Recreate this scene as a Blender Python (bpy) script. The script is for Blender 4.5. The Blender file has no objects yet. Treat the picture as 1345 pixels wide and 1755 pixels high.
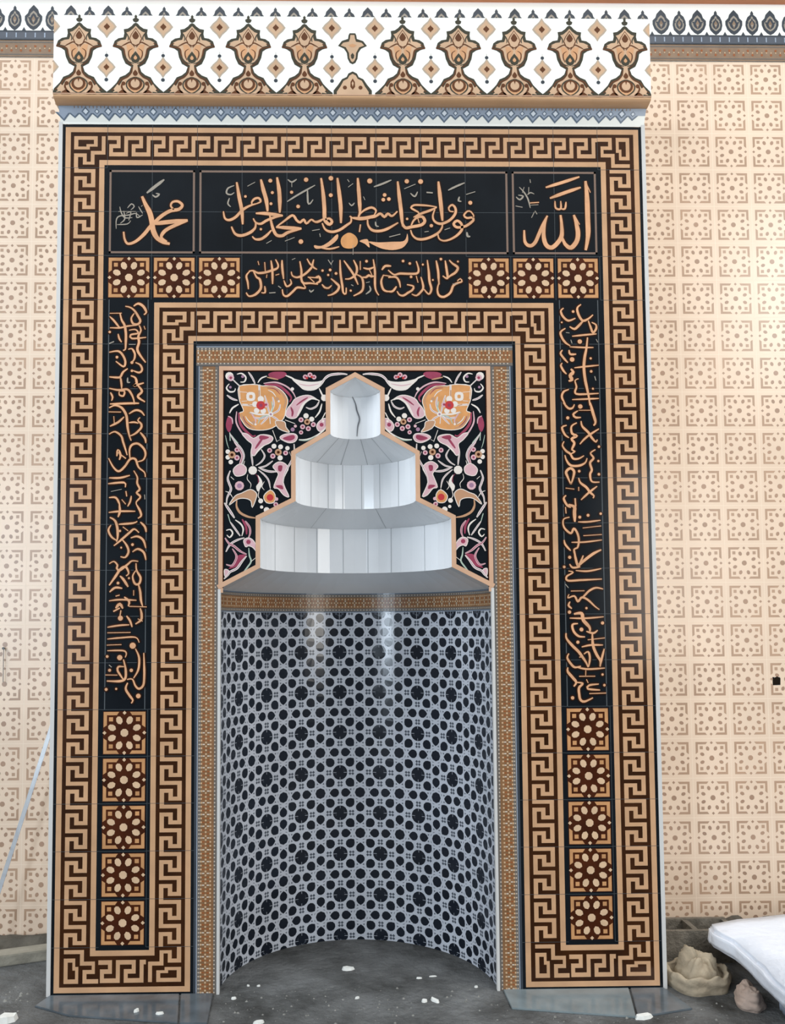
import bpy, math, random
from mathutils import Matrix, Vector
random.seed(7)
PI = math.pi
D_ = bpy.data
COL = bpy.context.scene.collection
SC = bpy.context.scene

# ---------------------------------------------------------------- camera
CAM_LOC = (-0.0925, -3.6391, 1.5601)
F_PX, PITCH, YAW, ROLL = 1432.32, 0.0567, 0.0173, 0.0054
cd = D_.cameras.new('camera'); cam = D_.objects.new('camera', cd); COL.objects.link(cam)
cd.sensor_fit = 'VERTICAL'; cd.sensor_height = 36.0
cd.lens = F_PX / 1755.0 * 36.0
cd.shift_x = 73.74 / 1755.0
cd.shift_y = 111.17 / 1755.0
cd.clip_end = 100
cam.matrix_world = (Matrix.Translation(CAM_LOC) @ Matrix.Rotation(-YAW, 4, 'Z')
                    @ Matrix.Rotation(PI / 2 + PITCH, 4, 'X') @ Matrix.Rotation(-ROLL, 4, 'Z'))
SC.camera = cam

# ---------------------------------------------------------------- light
def lin(c):
    c = c / 255.0
    return c / 12.92 if c <= 0.04045 else ((c + 0.055) / 1.055) ** 2.4
def rgb(r, g, b): return (lin(r), lin(g), lin(b), 1.0)

W = D_.worlds.new('daylight'); SC.world = W; W.use_nodes = True
wn = W.node_tree; bg = wn.nodes['Background']
wt = wn.nodes.new('ShaderNodeTexCoord'); ws = wn.nodes.new('ShaderNodeSeparateXYZ'); wr = wn.nodes.new('ShaderNodeValToRGB')
wn.links.new(wt.outputs['Generated'], ws.inputs[0]); wn.links.new(ws.outputs['Z'], wr.inputs['Fac']); wn.links.new(wr.outputs['Color'], bg.inputs['Color'])
e = wr.color_ramp.elements                       # open hall: dim near the horizon, bright sky above
e[0].position = 0.0; e[0].color = (0.12, 0.13, 0.14, 1)
e[1].position = 0.70; e[1].color = (0.97, 0.985, 1.0, 1)
x = wr.color_ramp.elements.new(0.22); x.color = (0.15, 0.16, 0.17, 1)
x = wr.color_ramp.elements.new(0.45); x.color = (0.55, 0.56, 0.57, 1)
bg.inputs['Strength'].default_value = 1.3

def area(name, loc, target, sx, sy, power, col):
    l = D_.lights.new(name, 'AREA'); l.shape = 'RECTANGLE'; l.size = sx; l.size_y = sy
    l.energy = power; l.color = col
    o = D_.objects.new(name, l); COL.objects.link(o); o.location = loc
    o.rotation_euler = (Vector(target) - Vector(loc)).to_track_quat('-Z', 'Y').to_euler()
    return o
# daylight through openings of the hall behind the photographer, then added fill lamps
area('doorway_light_right', (3.7, -4.9, 2.2), (0, 0, 1.9), 1.6, 2.0, 75, (1.0, 0.97, 0.92))
area('doorway_light_left', (-6.8, -12.0, 2.4), (0, 0, 1.6), 2.2, 3.6, 420, (0.74, 0.87, 1.0))
area('side_fill_left', (-5.2, -3.0, 5.0), (0, 0.2, 3.0), 2.6, 1.5, 240, (0.86, 0.93, 1.0))  # added high side lamp to brighten the upper front, no known window
area('side_fill_right', (5.2, -3.0, 5.0), (0, 0.2, 3.0), 2.6, 1.5, 185, (1.0, 0.98, 0.95))  # its added counterpart on the right, likewise only fill light
area('overhead_fill', (0.0, -3.0, 8.5), (0, 0.3, 2.4), 7.5, 2.5, 60, (1.0, 0.985, 0.96))  # added lamp overhead, soft fill from above without a known roof opening
SC.view_settings.view_transform = 'Standard'; SC.view_settings.look = 'None'
SC.view_settings.exposure = -0.03; SC.view_settings.gamma = 1.0; SC.view_settings.use_curve_mapping = False

# ---------------------------------------------------------------- materials
def mat(name, c, rough=0.3, spec=0.5, var=0.0, vscale=8.0, bump=0.0, bscale=60.0, metal=0.0, trans=0.0):
    m = D_.materials.new(name); m.use_nodes = True
    nt = m.node_tree; b = nt.nodes['Principled BSDF']
    b.inputs['Base Color'].default_value = c
    b.inputs['Roughness'].default_value = rough
    b.inputs['Specular IOR Level'].default_value = spec
    b.inputs['Metallic'].default_value = metal
    if trans:
        b.inputs['Transmission Weight'].default_value = trans
    if var or bump:
        tc = nt.nodes.new('ShaderNodeTexCoord')
    if var:
        n = nt.nodes.new('ShaderNodeTexNoise'); n.inputs['Scale'].default_value = vscale; n.inputs['Detail'].default_value = 5
        nt.links.new(tc.outputs['Object'], n.inputs['Vector'])
        r = nt.nodes.new('ShaderNodeValToRGB')
        r.color_ramp.elements[0].position = 0.3; r.color_ramp.elements[1].position = 0.7
        r.color_ramp.elements[0].color = tuple(x * (1 - var) for x in c[:3]) + (1,)
        r.color_ramp.elements[1].color = tuple(min(1, x * (1 + var)) for x in c[:3]) + (1,)
        nt.links.new(n.outputs['Fac'], r.inputs['Fac']); nt.links.new(r.outputs['Color'], b.inputs['Base Color'])
    if bump:
        n2 = nt.nodes.new('ShaderNodeTexNoise'); n2.inputs['Scale'].default_value = bscale; n2.inputs['Detail'].default_value = 6
        nt.links.new(tc.outputs['Object'], n2.inputs['Vector'])
        bp = nt.nodes.new('ShaderNodeBump'); bp.inputs['Strength'].default_value = bump; bp.inputs['Distance'].default_value = 0.02
        nt.links.new(n2.outputs['Fac'], bp.inputs['Height']); nt.links.new(bp.outputs['Normal'], b.inputs['Normal'])
    return m

M = {
    'tan': mat('glaze_tan', rgb(190, 151, 116), 0.16, 0.3, 0.10, 9),
    'brown': mat('glaze_brown', rgb(52, 27, 9), 0.15, 0.25, 0.35, 7),
    'black': mat('glaze_black', rgb(16, 21, 26), 0.14, 0.2, 0.25, 5),
    'panel_line': mat('glaze_grey_brown', rgb(120, 100, 88), 0.25, 0.4),
    'joint_dark': mat('joint_dark', rgb(72, 78, 82), 0.5, 0.3),
    'gold': mat('glaze_gold', rgb(206, 156, 118), 0.16, 0.3, 0.16, 14),
    'silver': mat('glaze_silver', rgb(150, 142, 130), 0.25, 0.4),
    'rose_tan': mat('glaze_rosette_tan', rgb(186, 138, 94), 0.16, 0.3, 0.15, 12),
    'rose_light': mat('glaze_rosette_light', rgb(204, 174, 142), 0.16, 0.3, 0.1, 15),
    'rose_brown': mat('glaze_rosette_brown', rgb(64, 28, 10), 0.15, 0.25, 0.35, 10),
    'wall_cream': mat('wall_cream', rgb(228, 205, 182), 0.28, 0.4, 0.05, 3),
    'wall_joint': mat('wall_joint', rgb(238, 220, 200), 0.5, 0.3),
    'wall_mark': mat('wall_mark', rgb(168, 138, 116), 0.28, 0.4, 0.14, 4),
    'wall_frame': mat('wall_frame', rgb(178, 148, 124), 0.28, 0.4, 0.12, 4),
    'white': mat('glaze_white', rgb(236, 238, 232), 0.2, 0.45, 0.02, 4),
    'plaster': mat('white_plaster', rgb(235, 235, 232), 0.8, 0.2, 0.03, 5),
    'edge_grey': mat('edge_trim_pale', rgb(196, 196, 194), 0.5, 0.3),
    'marble': mat('marble_white', rgb(238, 241, 244), 0.14, 0.5, 0.04, 3),
    'marble_joint': mat('marble_joint', rgb(160, 164, 168), 0.5, 0.3),
    'crack': mat('crack_grey', rgb(110, 112, 118), 0.6, 0.2),
    'peach': mat('glaze_peach', rgb(228, 184, 142), 0.25, 0.45, 0.05, 6),
    'trim_peach': mat('trim_peach', rgb(196, 158, 130), 0.3, 0.4, 0.08, 10),
    'mosaic': mat('mosaic_brown', rgb(128, 94, 64), 0.28, 0.4, 0.2, 20),
    'mosaic_grey': mat('mosaic_grey', rgb(104, 98, 92), 0.28, 0.4),
    'mosaic_dot': mat('mosaic_dot', rgb(196, 166, 132), 0.28, 0.4),
    'mosaic_dot2': mat('mosaic_dot_pale', rgb(196, 184, 168), 0.28, 0.4),
    'mosaic_red': mat('mosaic_rust', rgb(146, 84, 44), 0.28, 0.4),
    'lattice': mat('lattice_pale', rgb(188, 193, 202), 0.16, 0.5, 0.06, 4),
    'lattice_dark': mat('lattice_dark', rgb(22, 28, 38), 0.16, 0.5, 0.2, 6),
    'lattice_mid': mat('lattice_mid', rgb(76, 82, 92), 0.16, 0.5, 0.1, 6),
    'halo': mat('glaze_letter_brown', rgb(46, 25, 14), 0.15, 0.2),  # brown glaze border round the gold letters
    'olive': mat('glaze_olive', rgb(60, 58, 46), 0.16, 0.3),
    'frieze_tan': mat('frieze_tan', rgb(196, 164, 134), 0.16, 0.3, 0.08, 8),
    'frieze_orange': mat('frieze_orange', rgb(198, 150, 110), 0.16, 0.3, 0.1, 8),
    'frieze_brown': mat('frieze_brown', rgb(92, 54, 28), 0.16, 0.3, 0.15, 8),
    'diamond_edge': mat('diamond_edge', rgb(176, 160, 142), 0.16, 0.3),
    'blue_grey': mat('glaze_blue_grey', rgb(152, 164, 180), 0.16, 0.3, 0.1, 9),
    'blue_pale': mat('glaze_blue_pale', rgb(214, 222, 230), 0.16, 0.3),
    'blue_dark': mat('glaze_blue_dark', rgb(100, 114, 130), 0.16, 0.3),
    'slate': mat('glaze_slate', rgb(58, 64, 72), 0.16, 0.3, 0.15, 8),
    'taupe': mat('glaze_taupe', rgb(134, 112, 92), 0.25, 0.4, 0.12, 18),
    'orange_trim': mat('ceiling_orange', rgb(210, 140, 100), 0.5, 0.3, 0.08, 4),
    'dark_hole': mat('hole_dark', rgb(28, 22, 16), 0.9, 0.1),
    # floral glazes
    'pink': mat('glaze_pink', rgb(200, 164, 170), 0.16, 0.3, 0.08, 20),
    'plum': mat('glaze_plum', rgb(142, 62, 84), 0.16, 0.3, 0.15, 20),
    'mauve': mat('glaze_mauve', rgb(150, 116, 140), 0.16, 0.3),
    'red': mat('glaze_red', rgb(180, 58, 60), 0.16, 0.3),
    'floral_white': mat('glaze_floral_white', rgb(216, 208, 200), 0.16, 0.3),
    'floral_orange': mat('glaze_floral_orange', rgb(200, 144, 92), 0.16, 0.3, 0.12, 20),
    'floral_tan': mat('glaze_floral_tan', rgb(178, 138, 108), 0.16, 0.3),
    'sage': mat('glaze_sage', rgb(160, 178, 164), 0.16, 0.3),
}

def floor_material():
    m = D_.materials.new('rough_concrete'); m.use_nodes = True
    nt = m.node_tree; b = nt.nodes['Principled BSDF']; L = nt.links.new
    tc = nt.nodes.new('ShaderNodeTexCoord')
    def noise(scale, detail, rough=0.6):
        n = nt.nodes.new('ShaderNodeTexNoise'); n.inputs['Scale'].default_value = scale
        n.inputs['Detail'].default_value = detail; n.inputs['Roughness'].default_value = rough
        L(tc.outputs['Object'], n.inputs['Vector']); return n
    def ramp(src, p0, c0, p1, c1):
        r = nt.nodes.new('ShaderNodeValToRGB'); e = r.color_ramp.elements
        e[0].position = p0; e[0].color = c0; e[1].position = p1; e[1].color = c1
        L(src, r.inputs['Fac']); return r
    a = ramp(noise(3.2, 8).outputs['Fac'], 0.32, rgb(46, 46, 44), 0.68, rgb(116, 118, 118))
    s = ramp(noise(75, 4, 0.7).outputs['Fac'], 0.64, (0, 0, 0, 1), 0.74, (1, 1, 1, 1))
    s2 = ramp(noise(9, 5).outputs['Fac'], 0.42, (0, 0, 0, 1), 0.62, (1, 1, 1, 1))
    mul = nt.nodes.new('ShaderNodeMath'); mul.operation = 'MULTIPLY'
    L(s.outputs['Color'], mul.inputs[0]); L(s2.outputs['Color'], mul.inputs[1])
    mx = nt.nodes.new('ShaderNodeMix'); mx.data_type = 'RGBA'
    L(mul.outputs[0], mx.inputs['Factor']); L(a.outputs['Color'], mx.inputs[6]); mx.inputs[7].default_value = rgb(178, 178, 172)
    L(mx.outputs[2], b.inputs['Base Color'])
    b.inputs['Roughness'].default_value = 0.75; b.inputs['Specular IOR Level'].default_value = 0.35
    bp = nt.nodes.new('ShaderNodeBump'); bp.inputs['Strength'].default_value = 0.9; bp.inputs['Distance'].default_value = 0.03
    L(noise(22, 8).outputs['Fac'], bp.inputs['Height']); L(bp.outputs['Normal'], b.inputs['Normal'])
    return m
M['floor'] = floor_material()
M['granite'] = mat('granite_dark', rgb(84, 92, 98), 0.16, 0.5, 0.3, 9, 0.04, 30)
M['granite_pale'] = mat('granite_pale', rgb(118, 130, 134), 0.2, 0.5, 0.2, 7, 0.04, 30)
M['debris'] = mat('plaster_debris', rgb(214, 216, 212), 0.8, 0.2, 0.08, 30)
M['grit'] = mat('grit', rgb(122, 122, 118), 0.9, 0.2, 0.3, 40)
M['block'] = mat('cement_block', rgb(112, 106, 96), 0.9, 0.2, 0.25, 20, 0.5, 60)
M['sack'] = mat('sack_fabric', rgb(156, 144, 124), 0.75, 0.25, 0.14, 9, 0.3, 40)
M['rubble'] = mat('mortar_rubble', rgb(92, 88, 80), 0.9, 0.2, 0.3, 14, 0.5, 50)
M['sack2'] = mat('sack_fabric_pinkish', rgb(168, 150, 138), 0.75, 0.25, 0.14, 9, 0.3, 40)
M['foam'] = mat('foam_white', rgb(218, 224, 234), 0.55, 0.3, 0.03, 8, 0.25, 25)
M['foam_blue'] = mat('foam_grey_blue', rgb(150, 160, 176), 0.6, 0.3, 0.08, 12)
M['wood'] = mat('weathered_wood', rgb(142, 138, 126), 0.8, 0.2, 0.2, 12, 0.3, 30)
M['strip'] = mat('pale_translucent', rgb(206, 216, 226), 0.15, 0.5, 0.05, 8, trans=0.55)
M['steel'] = mat('dull_steel', rgb(90, 88, 86), 0.4, 0.5, metal=0.8)

# ---------------------------------------------------------------- mesh builder
class MB:
    def __init__(self, f=None):
        self.v = []; self.f = []; self.m = []; self.names = []
        self.map = f or (lambda u, v, h: (u, -h, v))
    def mi(self, name):
        if name not in self.names: self.names.append(name)
        return self.names.index(name)
    def raw(self, pts, faces, m):
        n = len(self.v); k = self.mi(m)
        self.v += [tuple(p) for p in pts]
        for f in faces:
            self.f.append([i + n for i in f]); self.m.append(k)
    def poly(self, pts, m, h=0.0):                       # flat polygon in surface coordinates
        self.raw([self.map(u, v, h) for u, v in pts], [list(range(len(pts)))], m)
    def rect(self, u0, v0, u1, v1, m, h=0.0, div=None):
        if u1 - u0 < 1e-6 or v1 - v0 < 1e-6: return
        n = 1 if not div else max(1, int(math.ceil((u1 - u0) / div)))
        for i in range(n):
            a = u0 + (u1 - u0) * i / n; b = u0 + (u1 - u0) * (i + 1) / n
            self.poly([(a, v0), (b, v0), (b, v1), (a, v1)], m, h)
    def disc(self, u, v, r, m, h=0.0, n=12, ry=None, rot=0.0):
        ry = ry or r
        self.poly([(u + r * math.cos(rot + 2 * PI * i / n), v + ry * math.sin(rot + 2 * PI * i / n)) for i in range(n)], m, h)
    def box(self, x0, x1, y0, y1, z0, z1, m):
        p = [(x, y, z) for x in (x0, x1) for y in (y0, y1) for z in (z0, z1)]
        self.raw(p, [(0, 1, 3, 2), (4, 6, 7, 5), (0, 4, 5, 1), (2, 3, 7, 6), (0, 2, 6, 4), (1, 5, 7, 3)], m)
    def ribbon(self, pts, w, m, h=0.0, taper=0.45, smooth=True, closed=False):
        if smooth and len(pts) > 2: pts = spline(pts)
        n = len(pts); L = []; R = []
        for i, (x, y) in enumerate(pts):
            a = pts[i - 1] if i else pts[i]; b = pts[i + 1] if i < n - 1 else pts[i]
            dx, dy = b[0] - a[0], b[1] - a[1]; d = math.hypot(dx, dy) or 1
            t = i / (n - 1); k = 1.0
            if taper: k = taper + (1 - taper) * min(1.0, 3.2 * min(t, 1 - t) + 0.02)
            ww = w * 0.5 * k
            L.append((x - dy / d * ww, y + dx / d * ww)); R.append((x + dy / d * ww, y - dx / d * ww))
        for i in range(n - 1):
            self.poly([L[i], L[i + 1], R[i + 1], R[i]], m, h)
    def mitred(self, pts, w, m, h=0.0, side=0.0):          # straight-segment ribbon with mitred corners
        n = len(pts); L = []; R = []
        for i in range(n):
            p = Vector(pts[i])
            a = (p - Vector(pts[i - 1])).normalized() if i else None
            b = (Vector(pts[i + 1]) - p).normalized() if i < n - 1 else None
            if a is None: a = b
            if b is None: b = a
            na = Vector((-a.y, a.x)); nb = Vector((-b.y, b.x)); nn = (na + nb).normalized()
            k = 1.0 / max(0.3, nn.dot(na))
            L.append(p + nn * k * w * (0.5 + side)); R.append(p - nn * k * w * (0.5 - side))
        for i in range(n - 1):
            self.poly([L[i], L[i + 1], R[i + 1], R[i]], m, h)
    def build(self, name, parent=None, smooth=False, recalc=False, **props):
        me = D_.meshes.new(name); me.from_pydata(self.v, [], self.f)
        for nme in self.names: me.materials.append(M[nme])
        me.polygons.foreach_set('material_index', self.m)
        if smooth: me.polygons.foreach_set('use_smooth', [True] * len(self.f))
        me.update()
        if recalc:
            import bmesh
            b = bmesh.new(); b.from_mesh(me); bmesh.ops.recalc_face_normals(b, faces=b.faces); b.to_mesh(me); b.free()
        o = D_.objects.new(name, me); COL.objects.link(o)
        if parent: o.parent = parent
        for k, v in props.items(): o[k] = v
        return o

def spline(pts, step=0.006):
    out = []
    P_ = [pts[0]] + list(pts) + [pts[-1]]
    for i in range(1, len(P_) - 2):
        p0, p1, p2, p3 = P_[i - 1], P_[i], P_[i + 1], P_[i + 2]
        n = max(2, min(10, int(math.hypot(p2[0] - p1[0], p2[1] - p1[1]) / step)))
        for k in range(n):
            t = k / n
            out.append(tuple(0.5 * ((2 * b) + (c - a) * t + (2 * a - 5 * b + 4 * c - d) * t * t + (3 * b - a - 3 * c + d) * t ** 3)
                             for a, b, c, d in zip(p0, p1, p2, p3)))
    out.append(tuple(pts[-1])); return out

def closed_spline(pts):
    n = len(pts); out = []
    for i in range(n):
        p0, p1, p2, p3 = pts[i - 1], pts[i], pts[(i + 1) % n], pts[(i + 2) % n]
        for k in range(3):
            t = k / 3
            out.append(tuple(0.5 * ((2 * b) + (c - a) * t + (2 * a - 5 * b + 4 * c - d) * t * t + (3 * b - a - 3 * c + d) * t ** 3)
                             for a, b, c, d in zip(p0, p1, p2, p3)))
    return out

def empty(name, loc, **props):
    o = D_.objects.new(name, None); COL.objects.link(o); o.location = loc; o.empty_display_size = 0.2
    for k, v in props.items(): o[k] = v
    return o
def kid(o, parent, **props):
    o.parent = parent; o.matrix_parent_inverse = parent.matrix_world.inverted()
    for k, v in props.items(): o[k] = v
    return o
T = 0.2      # one tile
EOF_HEAD = None
INK = {
    'kursi_main': """so 14.1 -524,3536 -513,3469 -501,3405 -497,3342|so 9.2 -436,3437 -417,3447 -426,3463 -445,3459 -457,3443 -454,3431|so 11.0 -436,3437 -467,3427 -498,3408 -528,3376 -556,3362 -576,3370 -583,3402|so 15.3 -416,3549 -405,3501 -392,3453 -386,3402|so 15.3 -344,3559 -335,3501 -332,3453 -332,3396|so 13.5 -439,3393 -405,3393 -374,3390 -318,3383|so 10.4 -318,3382 -349,3377 -389,3361 -417,3345 -439,3351 -450,3370|so 11.6 -439,3351 -442,3326 -466,3304 -504,3291 -531,3300 -547,3332|so 12.2 -377,3390 -371,3358 -361,3320 -346,3294 -321,3291 -293,3307 -235,3323|so 14.1 -235,3324 -281,3326 -327,3329 -349,3330|so 9.8 -346,3332 -312,3358 -275,3384 -256,3361 -241,3352 -225,3365 -213,3347 -191,3365 -174,3355 -157,3358|so 10.4 -369,3316 -392,3291 -417,3275 -442,3275 -454,3288|sg 7.3 -299,3447 -250,3479 -174,3523|sg 7.3 -208,3502 -206,3444 -197,3438 -183,3457|sg 6.1 -476,3517 -442,3536|sg 6.7 -296,3549 -278,3537 -256,3550|sg 5.5 -278,3537 -278,3514|sg 6.1 -392,3255 -368,3269|sg 6.1 -309,3266 -266,3283|sg 6.7 -535,3520 -563,3507 -569,3485 -550,3478 -535,3488|sg 6.1 -556,3462 -563,3437 -550,3422|sg 7.9 -215,3548 -208,3548|do -214,3548,11.0|do -279,3490,7.9|do -250,3425,9.2|do -238,3264,11.6|do -374,3543,9.8|do -485,3470,6.7|do -365,3488,7.6|do -371,3437,7.3|do -416,3320,6.1|so 9.8 -188,3362 -172,3354 -154,3358 -135,3370|so 15.3 -147,3556 -138,3486 -133,3419 -132,3374 -126,3355 -110,3343 -99,3355 -110,3370 -129,3365|so 10.4 -143,3349 -129,3320 -101,3309 -67,3317 -33,3340 -14,3356 -14,3381|so 15.3 -74,3557 -66,3486 -60,3422 -59,3349|so 14.7 17,3557 21,3503 24,3455 26,3400 19,3378|so 9.2 26,3391 48,3410 79,3421 98,3407 90,3386|so 14.1 96,3386 64,3375 29,3370 -8,3373|so 12.2 -8,3373 -20,3381|so 10.4 64,3372 92,3378 117,3393 135,3378 151,3393 169,3382 194,3404|so 11.0 60,3365 62,3340 79,3318 110,3313 147,3323 197,3352|so 14.7 196,3542 203,3471 210,3407 217,3334|do 137,3479,9.2|do 131,3457,9.2|do 156,3460,9.2|do -103,3555,11.6|do -104,3477,9.8|do 71,3543,12.8|sg 7.9 89,3516 127,3530 168,3548|sg 6.7 -29,3550 -21,3538|sg 6.1 -26,3514 -4,3531|sg 6.1 -23,3442 -11,3429 2,3442|sg 5.5 42,3471 49,3455|so 11.0 28,3343 23,3308|sg 6.7 95,3356 98,3337 110,3334|sg 7.9 156,3286 206,3299|sg 6.7 -188,3314 -154,3320|sg 6.7 -154,3301 -151,3285|fO -58,3279 -45,3295 -24,3305 -2,3297 13,3279 15,3257 1,3238 -24,3232 -49,3238 -60,3257|fT 63,3265 109,3261 171,3264 216,3266 231,3280 237,3302 241,3274 233,3255 212,3235 171,3226 125,3232 88,3248|fT 23,3267 57,3276 66,3254 67,3237 47,3254|fT -76,3298 -73,3279 -92,3257 -123,3238 -170,3231 -179,3247 -148,3244 -114,3263|so 7.3 -148,3235 -108,3231 -67,3241|sg 4.9 -5,3248 -6,3197|so 12.2 206,3395 215,3350 230,3328 258,3333 283,3337 305,3344 316,3360 305,3379 283,3376 265,3360 255,3339|so 7.9 283,3379 291,3350|so 7.9 265,3376 290,3395 268,3411 255,3420 268,3432 306,3432 340,3429 371,3424|so 9.8 371,3423 340,3408 296,3392 271,3376|so 10.4 362,3414 352,3382 361,3357 389,3347 427,3363 452,3392 454,3418 440,3434 424,3421 429,3405 446,3403|so 15.3 379,3542 384,3488 390,3424 395,3360|so 10.4 395,3354 393,3331 379,3309 351,3290 314,3277 282,3277 261,3293 252,3318|so 10.4 530,3376 536,3383 524,3402 508,3405 492,3386 505,3374 528,3376 534,3364 507,3341 482,3332 457,3332 445,3347 461,3361 479,3348 482,3322 463,3297 432,3277 401,3269 379,3279 373,3306|do 521,3444,10.1|do 237,3542,11.0|do 299,3541,12.2|do 237,3369,6.1|do 345,3338,8.6|sg 12.2 325,3491 353,3489|sg 6.7 225,3507 276,3529|sg 6.7 253,3487 272,3472 285,3494|sg 7.9 422,3501 460,3520 497,3536|sg 7.3 503,3482 544,3495|sg 7.9 473,3472 468,3453 481,3450|sg 6.7 404,3319 429,3328|sg 6.7 314,3309 333,3312|sg 9.2 504,3309 507,3290 519,3289""",
    'muhammad': """so 20.2 -945,3470 -930,3435 -911,3397 -901,3359 -895,3318 -879,3283 -851,3261 -820,3253|so 14.1 -1025,3308 -1020,3274 -1005,3253 -971,3264 -935,3296 -910,3328 -886,3353 -855,3382 -818,3404 -781,3411 -766,3430 -785,3447 -809,3444 -817,3426 -803,3410|so 17.1 -892,3344 -833,3352 -741,3361|so 14.1 -741,3359 -799,3337 -842,3312 -858,3283 -833,3263|sg 12.2 -924,3485 -887,3515 -847,3547|sg 7.3 -899,3477 -884,3467 -868,3480 -884,3483|sg 5.5 -948,3423 -942,3429|sg 4.9 -1058,3321 -1058,3359 -1046,3378 -1003,3384 -972,3391 -951,3375|sg 4.9 -1043,3422 -1037,3397 -1021,3372 -987,3372|sg 4.9 -1025,3403 -1021,3365 -1040,3346|sg 4.9 -1009,3416 -991,3435 -979,3423 -994,3407|sg 4.9 -969,3397 -966,3372 -941,3385|sg 4.9 -1049,3400 -972,3400|sg 4.3 -1055,3340 -1009,3343 -994,3359|sg 4.3 -1015,3391 -994,3397 -1003,3359|sg 4.3 -960,3423 -951,3407 -941,3391""",
    'allah': """so 19.6 1043,3548 1048,3474 1049,3378 1049,3298 1037,3228|so 7.9 1043,3545 1064,3494|so 18.3 987,3391 997,3352 1004,3308 997,3269 971,3240 946,3255 930,3291|so 7.9 1012,3346 991,3387|so 17.1 927,3390 931,3346 930,3295 912,3263 884,3240 859,3253 849,3294 854,3345 863,3377|so 14.1 868,3387 848,3349 829,3304 809,3262 787,3248 765,3265 762,3320|so 12.2 862,3517 936,3540 1016,3567|so 13.5 880,3467 948,3493 1021,3518|so 7.9 903,3455 906,3422 928,3419 929,3455|so 7.9 928,3419 947,3419 953,3451|sg 6.1 743,3518 763,3496 781,3464 791,3422|sg 5.5 765,3518 757,3492|sg 6.1 786,3518 785,3491|sg 6.7 728,3473 744,3460 760,3476 738,3481|so 9.2 790,3445 831,3448|sg 5.5 793,3435 828,3437|sg 6.7 725,3431 756,3425|sg 6.7 792,3554 794,3538|sg 6.1 809,3403 796,3377|sg 4.9 779,3483 794,3493 810,3486|sg 6.7 812,3409 821,3393""",
    'kursi_top': """so 8.4 -469,3129 -449,3131 -429,3121 -399,3123 -369,3132 -344,3142 -339,3157 -351,3183|so 8.9 -449,3129 -434,3101 -421,3093 -415,3062 -421,3042 -444,3021 -469,3016 -481,3032|so 7.0 -464,3130 -480,3108 -474,3078 -471,3047|so 7.4 -399,3170 -396,3126|so 7.9 -371,3178 -365,3132 -364,3070|so 7.9 -322,3180 -321,3144 -315,3093|so 6.0 -429,3175 -424,3157|so 6.5 -399,3062 -397,3032 -414,3032|so 6.0 -391,3098 -389,3114|so 6.0 -351,3111 -334,3116|so 7.9 -281,3127 -276,3109 -256,3101 -228,3111 -203,3132 -188,3152 -198,3163 -211,3186|so 7.9 -243,3175 -236,3132 -236,3093 -226,3075 -198,3075 -162,3070|so 8.9 -208,3102 -162,3099|so 7.9 -203,3102 -178,3078|so 7.9 -321,3047 -316,3022 -299,3016 -274,3037 -254,3055 -219,3052 -229,3073|so 6.5 -314,3088 -301,3060 -281,3073 -286,3093|sg 7.4 -379,3030 -351,3032|sg 6.5 -339,3062 -326,3052|sg 6.0 -201,3045 -194,3035 -181,3045|sg 5.0 -278,3181 -263,3188|so 6.5 -181,3183 -186,3152 -166,3137|so 8.4 -175,3099 -160,3106 -152,3086 -172,3074|so 7.0 -145,3070 -132,3055 -115,3053 -102,3065|so 8.4 -105,3096 -82,3076 -69,3060 -77,3040 -100,3024 -120,3019|so 7.9 -64,3181 -62,3119 -55,3068 -50,3032 -39,3027 -37,3055|so 7.9 -47,3178 -24,3145 -4,3114 16,3068|so 7.9 -42,3094 -19,3096 5,3114 11,3145 -4,3181|so 7.4 26,3176 26,3135|so 7.9 11,3114 33,3099 39,3063 30,3037 -5,3017|so 8.4 33,3102 51,3102 64,3111 76,3105 91,3109|so 7.0 39,3145 64,3140 92,3150|so 6.5 66,3138 79,3109|so 7.9 84,3184 91,3132 91,3068 96,3040 108,3020|sg 6.5 -117,3181 -102,3158|sg 5.5 -94,3178 -104,3163|do -108,3135,7.0|do -82,3119,7.0|do -142,3132,6.0|do -117,3112,5.5|do 54,3175,7.0|do -17,3041,5.5|sg 6.0 -15,3068 -5,3063|sg 6.0 50,3025 71,3043 66,3063|sg 5.0 51,3077 68,3081|so 8.4 122,3135 137,3153 164,3153|so 7.9 126,3112 163,3106|so 7.9 129,3112 119,3084 126,3050 143,3038 164,3039|so 8.3 150,3135 176,3114 202,3119 239,3118 278,3120 286,3138 276,3176|so 7.2 150,3101 184,3103 199,3082 204,3055|so 7.7 149,3037 170,3039 187,3061|so 7.7 189,3039 199,3023 217,3019 238,3032 257,3044 262,3061 233,3069|so 7.7 254,3026 275,3019 296,3037 306,3058 296,3104|so 8.3 325,3181 331,3130 334,3085 342,3048 330,3026 309,3048|so 6.7 275,3109 283,3077|so 8.3 365,3179 373,3131 375,3090 377,3069|so 8.3 405,3179 412,3131 414,3097 393,3109|so 8.8 423,3181 438,3165 461,3147 451,3125 427,3109 411,3095|so 8.3 377,3080 369,3048 375,3021 397,3013 426,3032 440,3064 461,3077 479,3083 472,3096 458,3085|sg 6.2 437,3072 461,3072|do 217,3176,6.7|do 247,3165,6.7|do 386,3185,6.7|do 252,3104,6.7|do 305,3160,5.2|do 349,3090,4.6|do 462,3174,5.2""",
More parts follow.
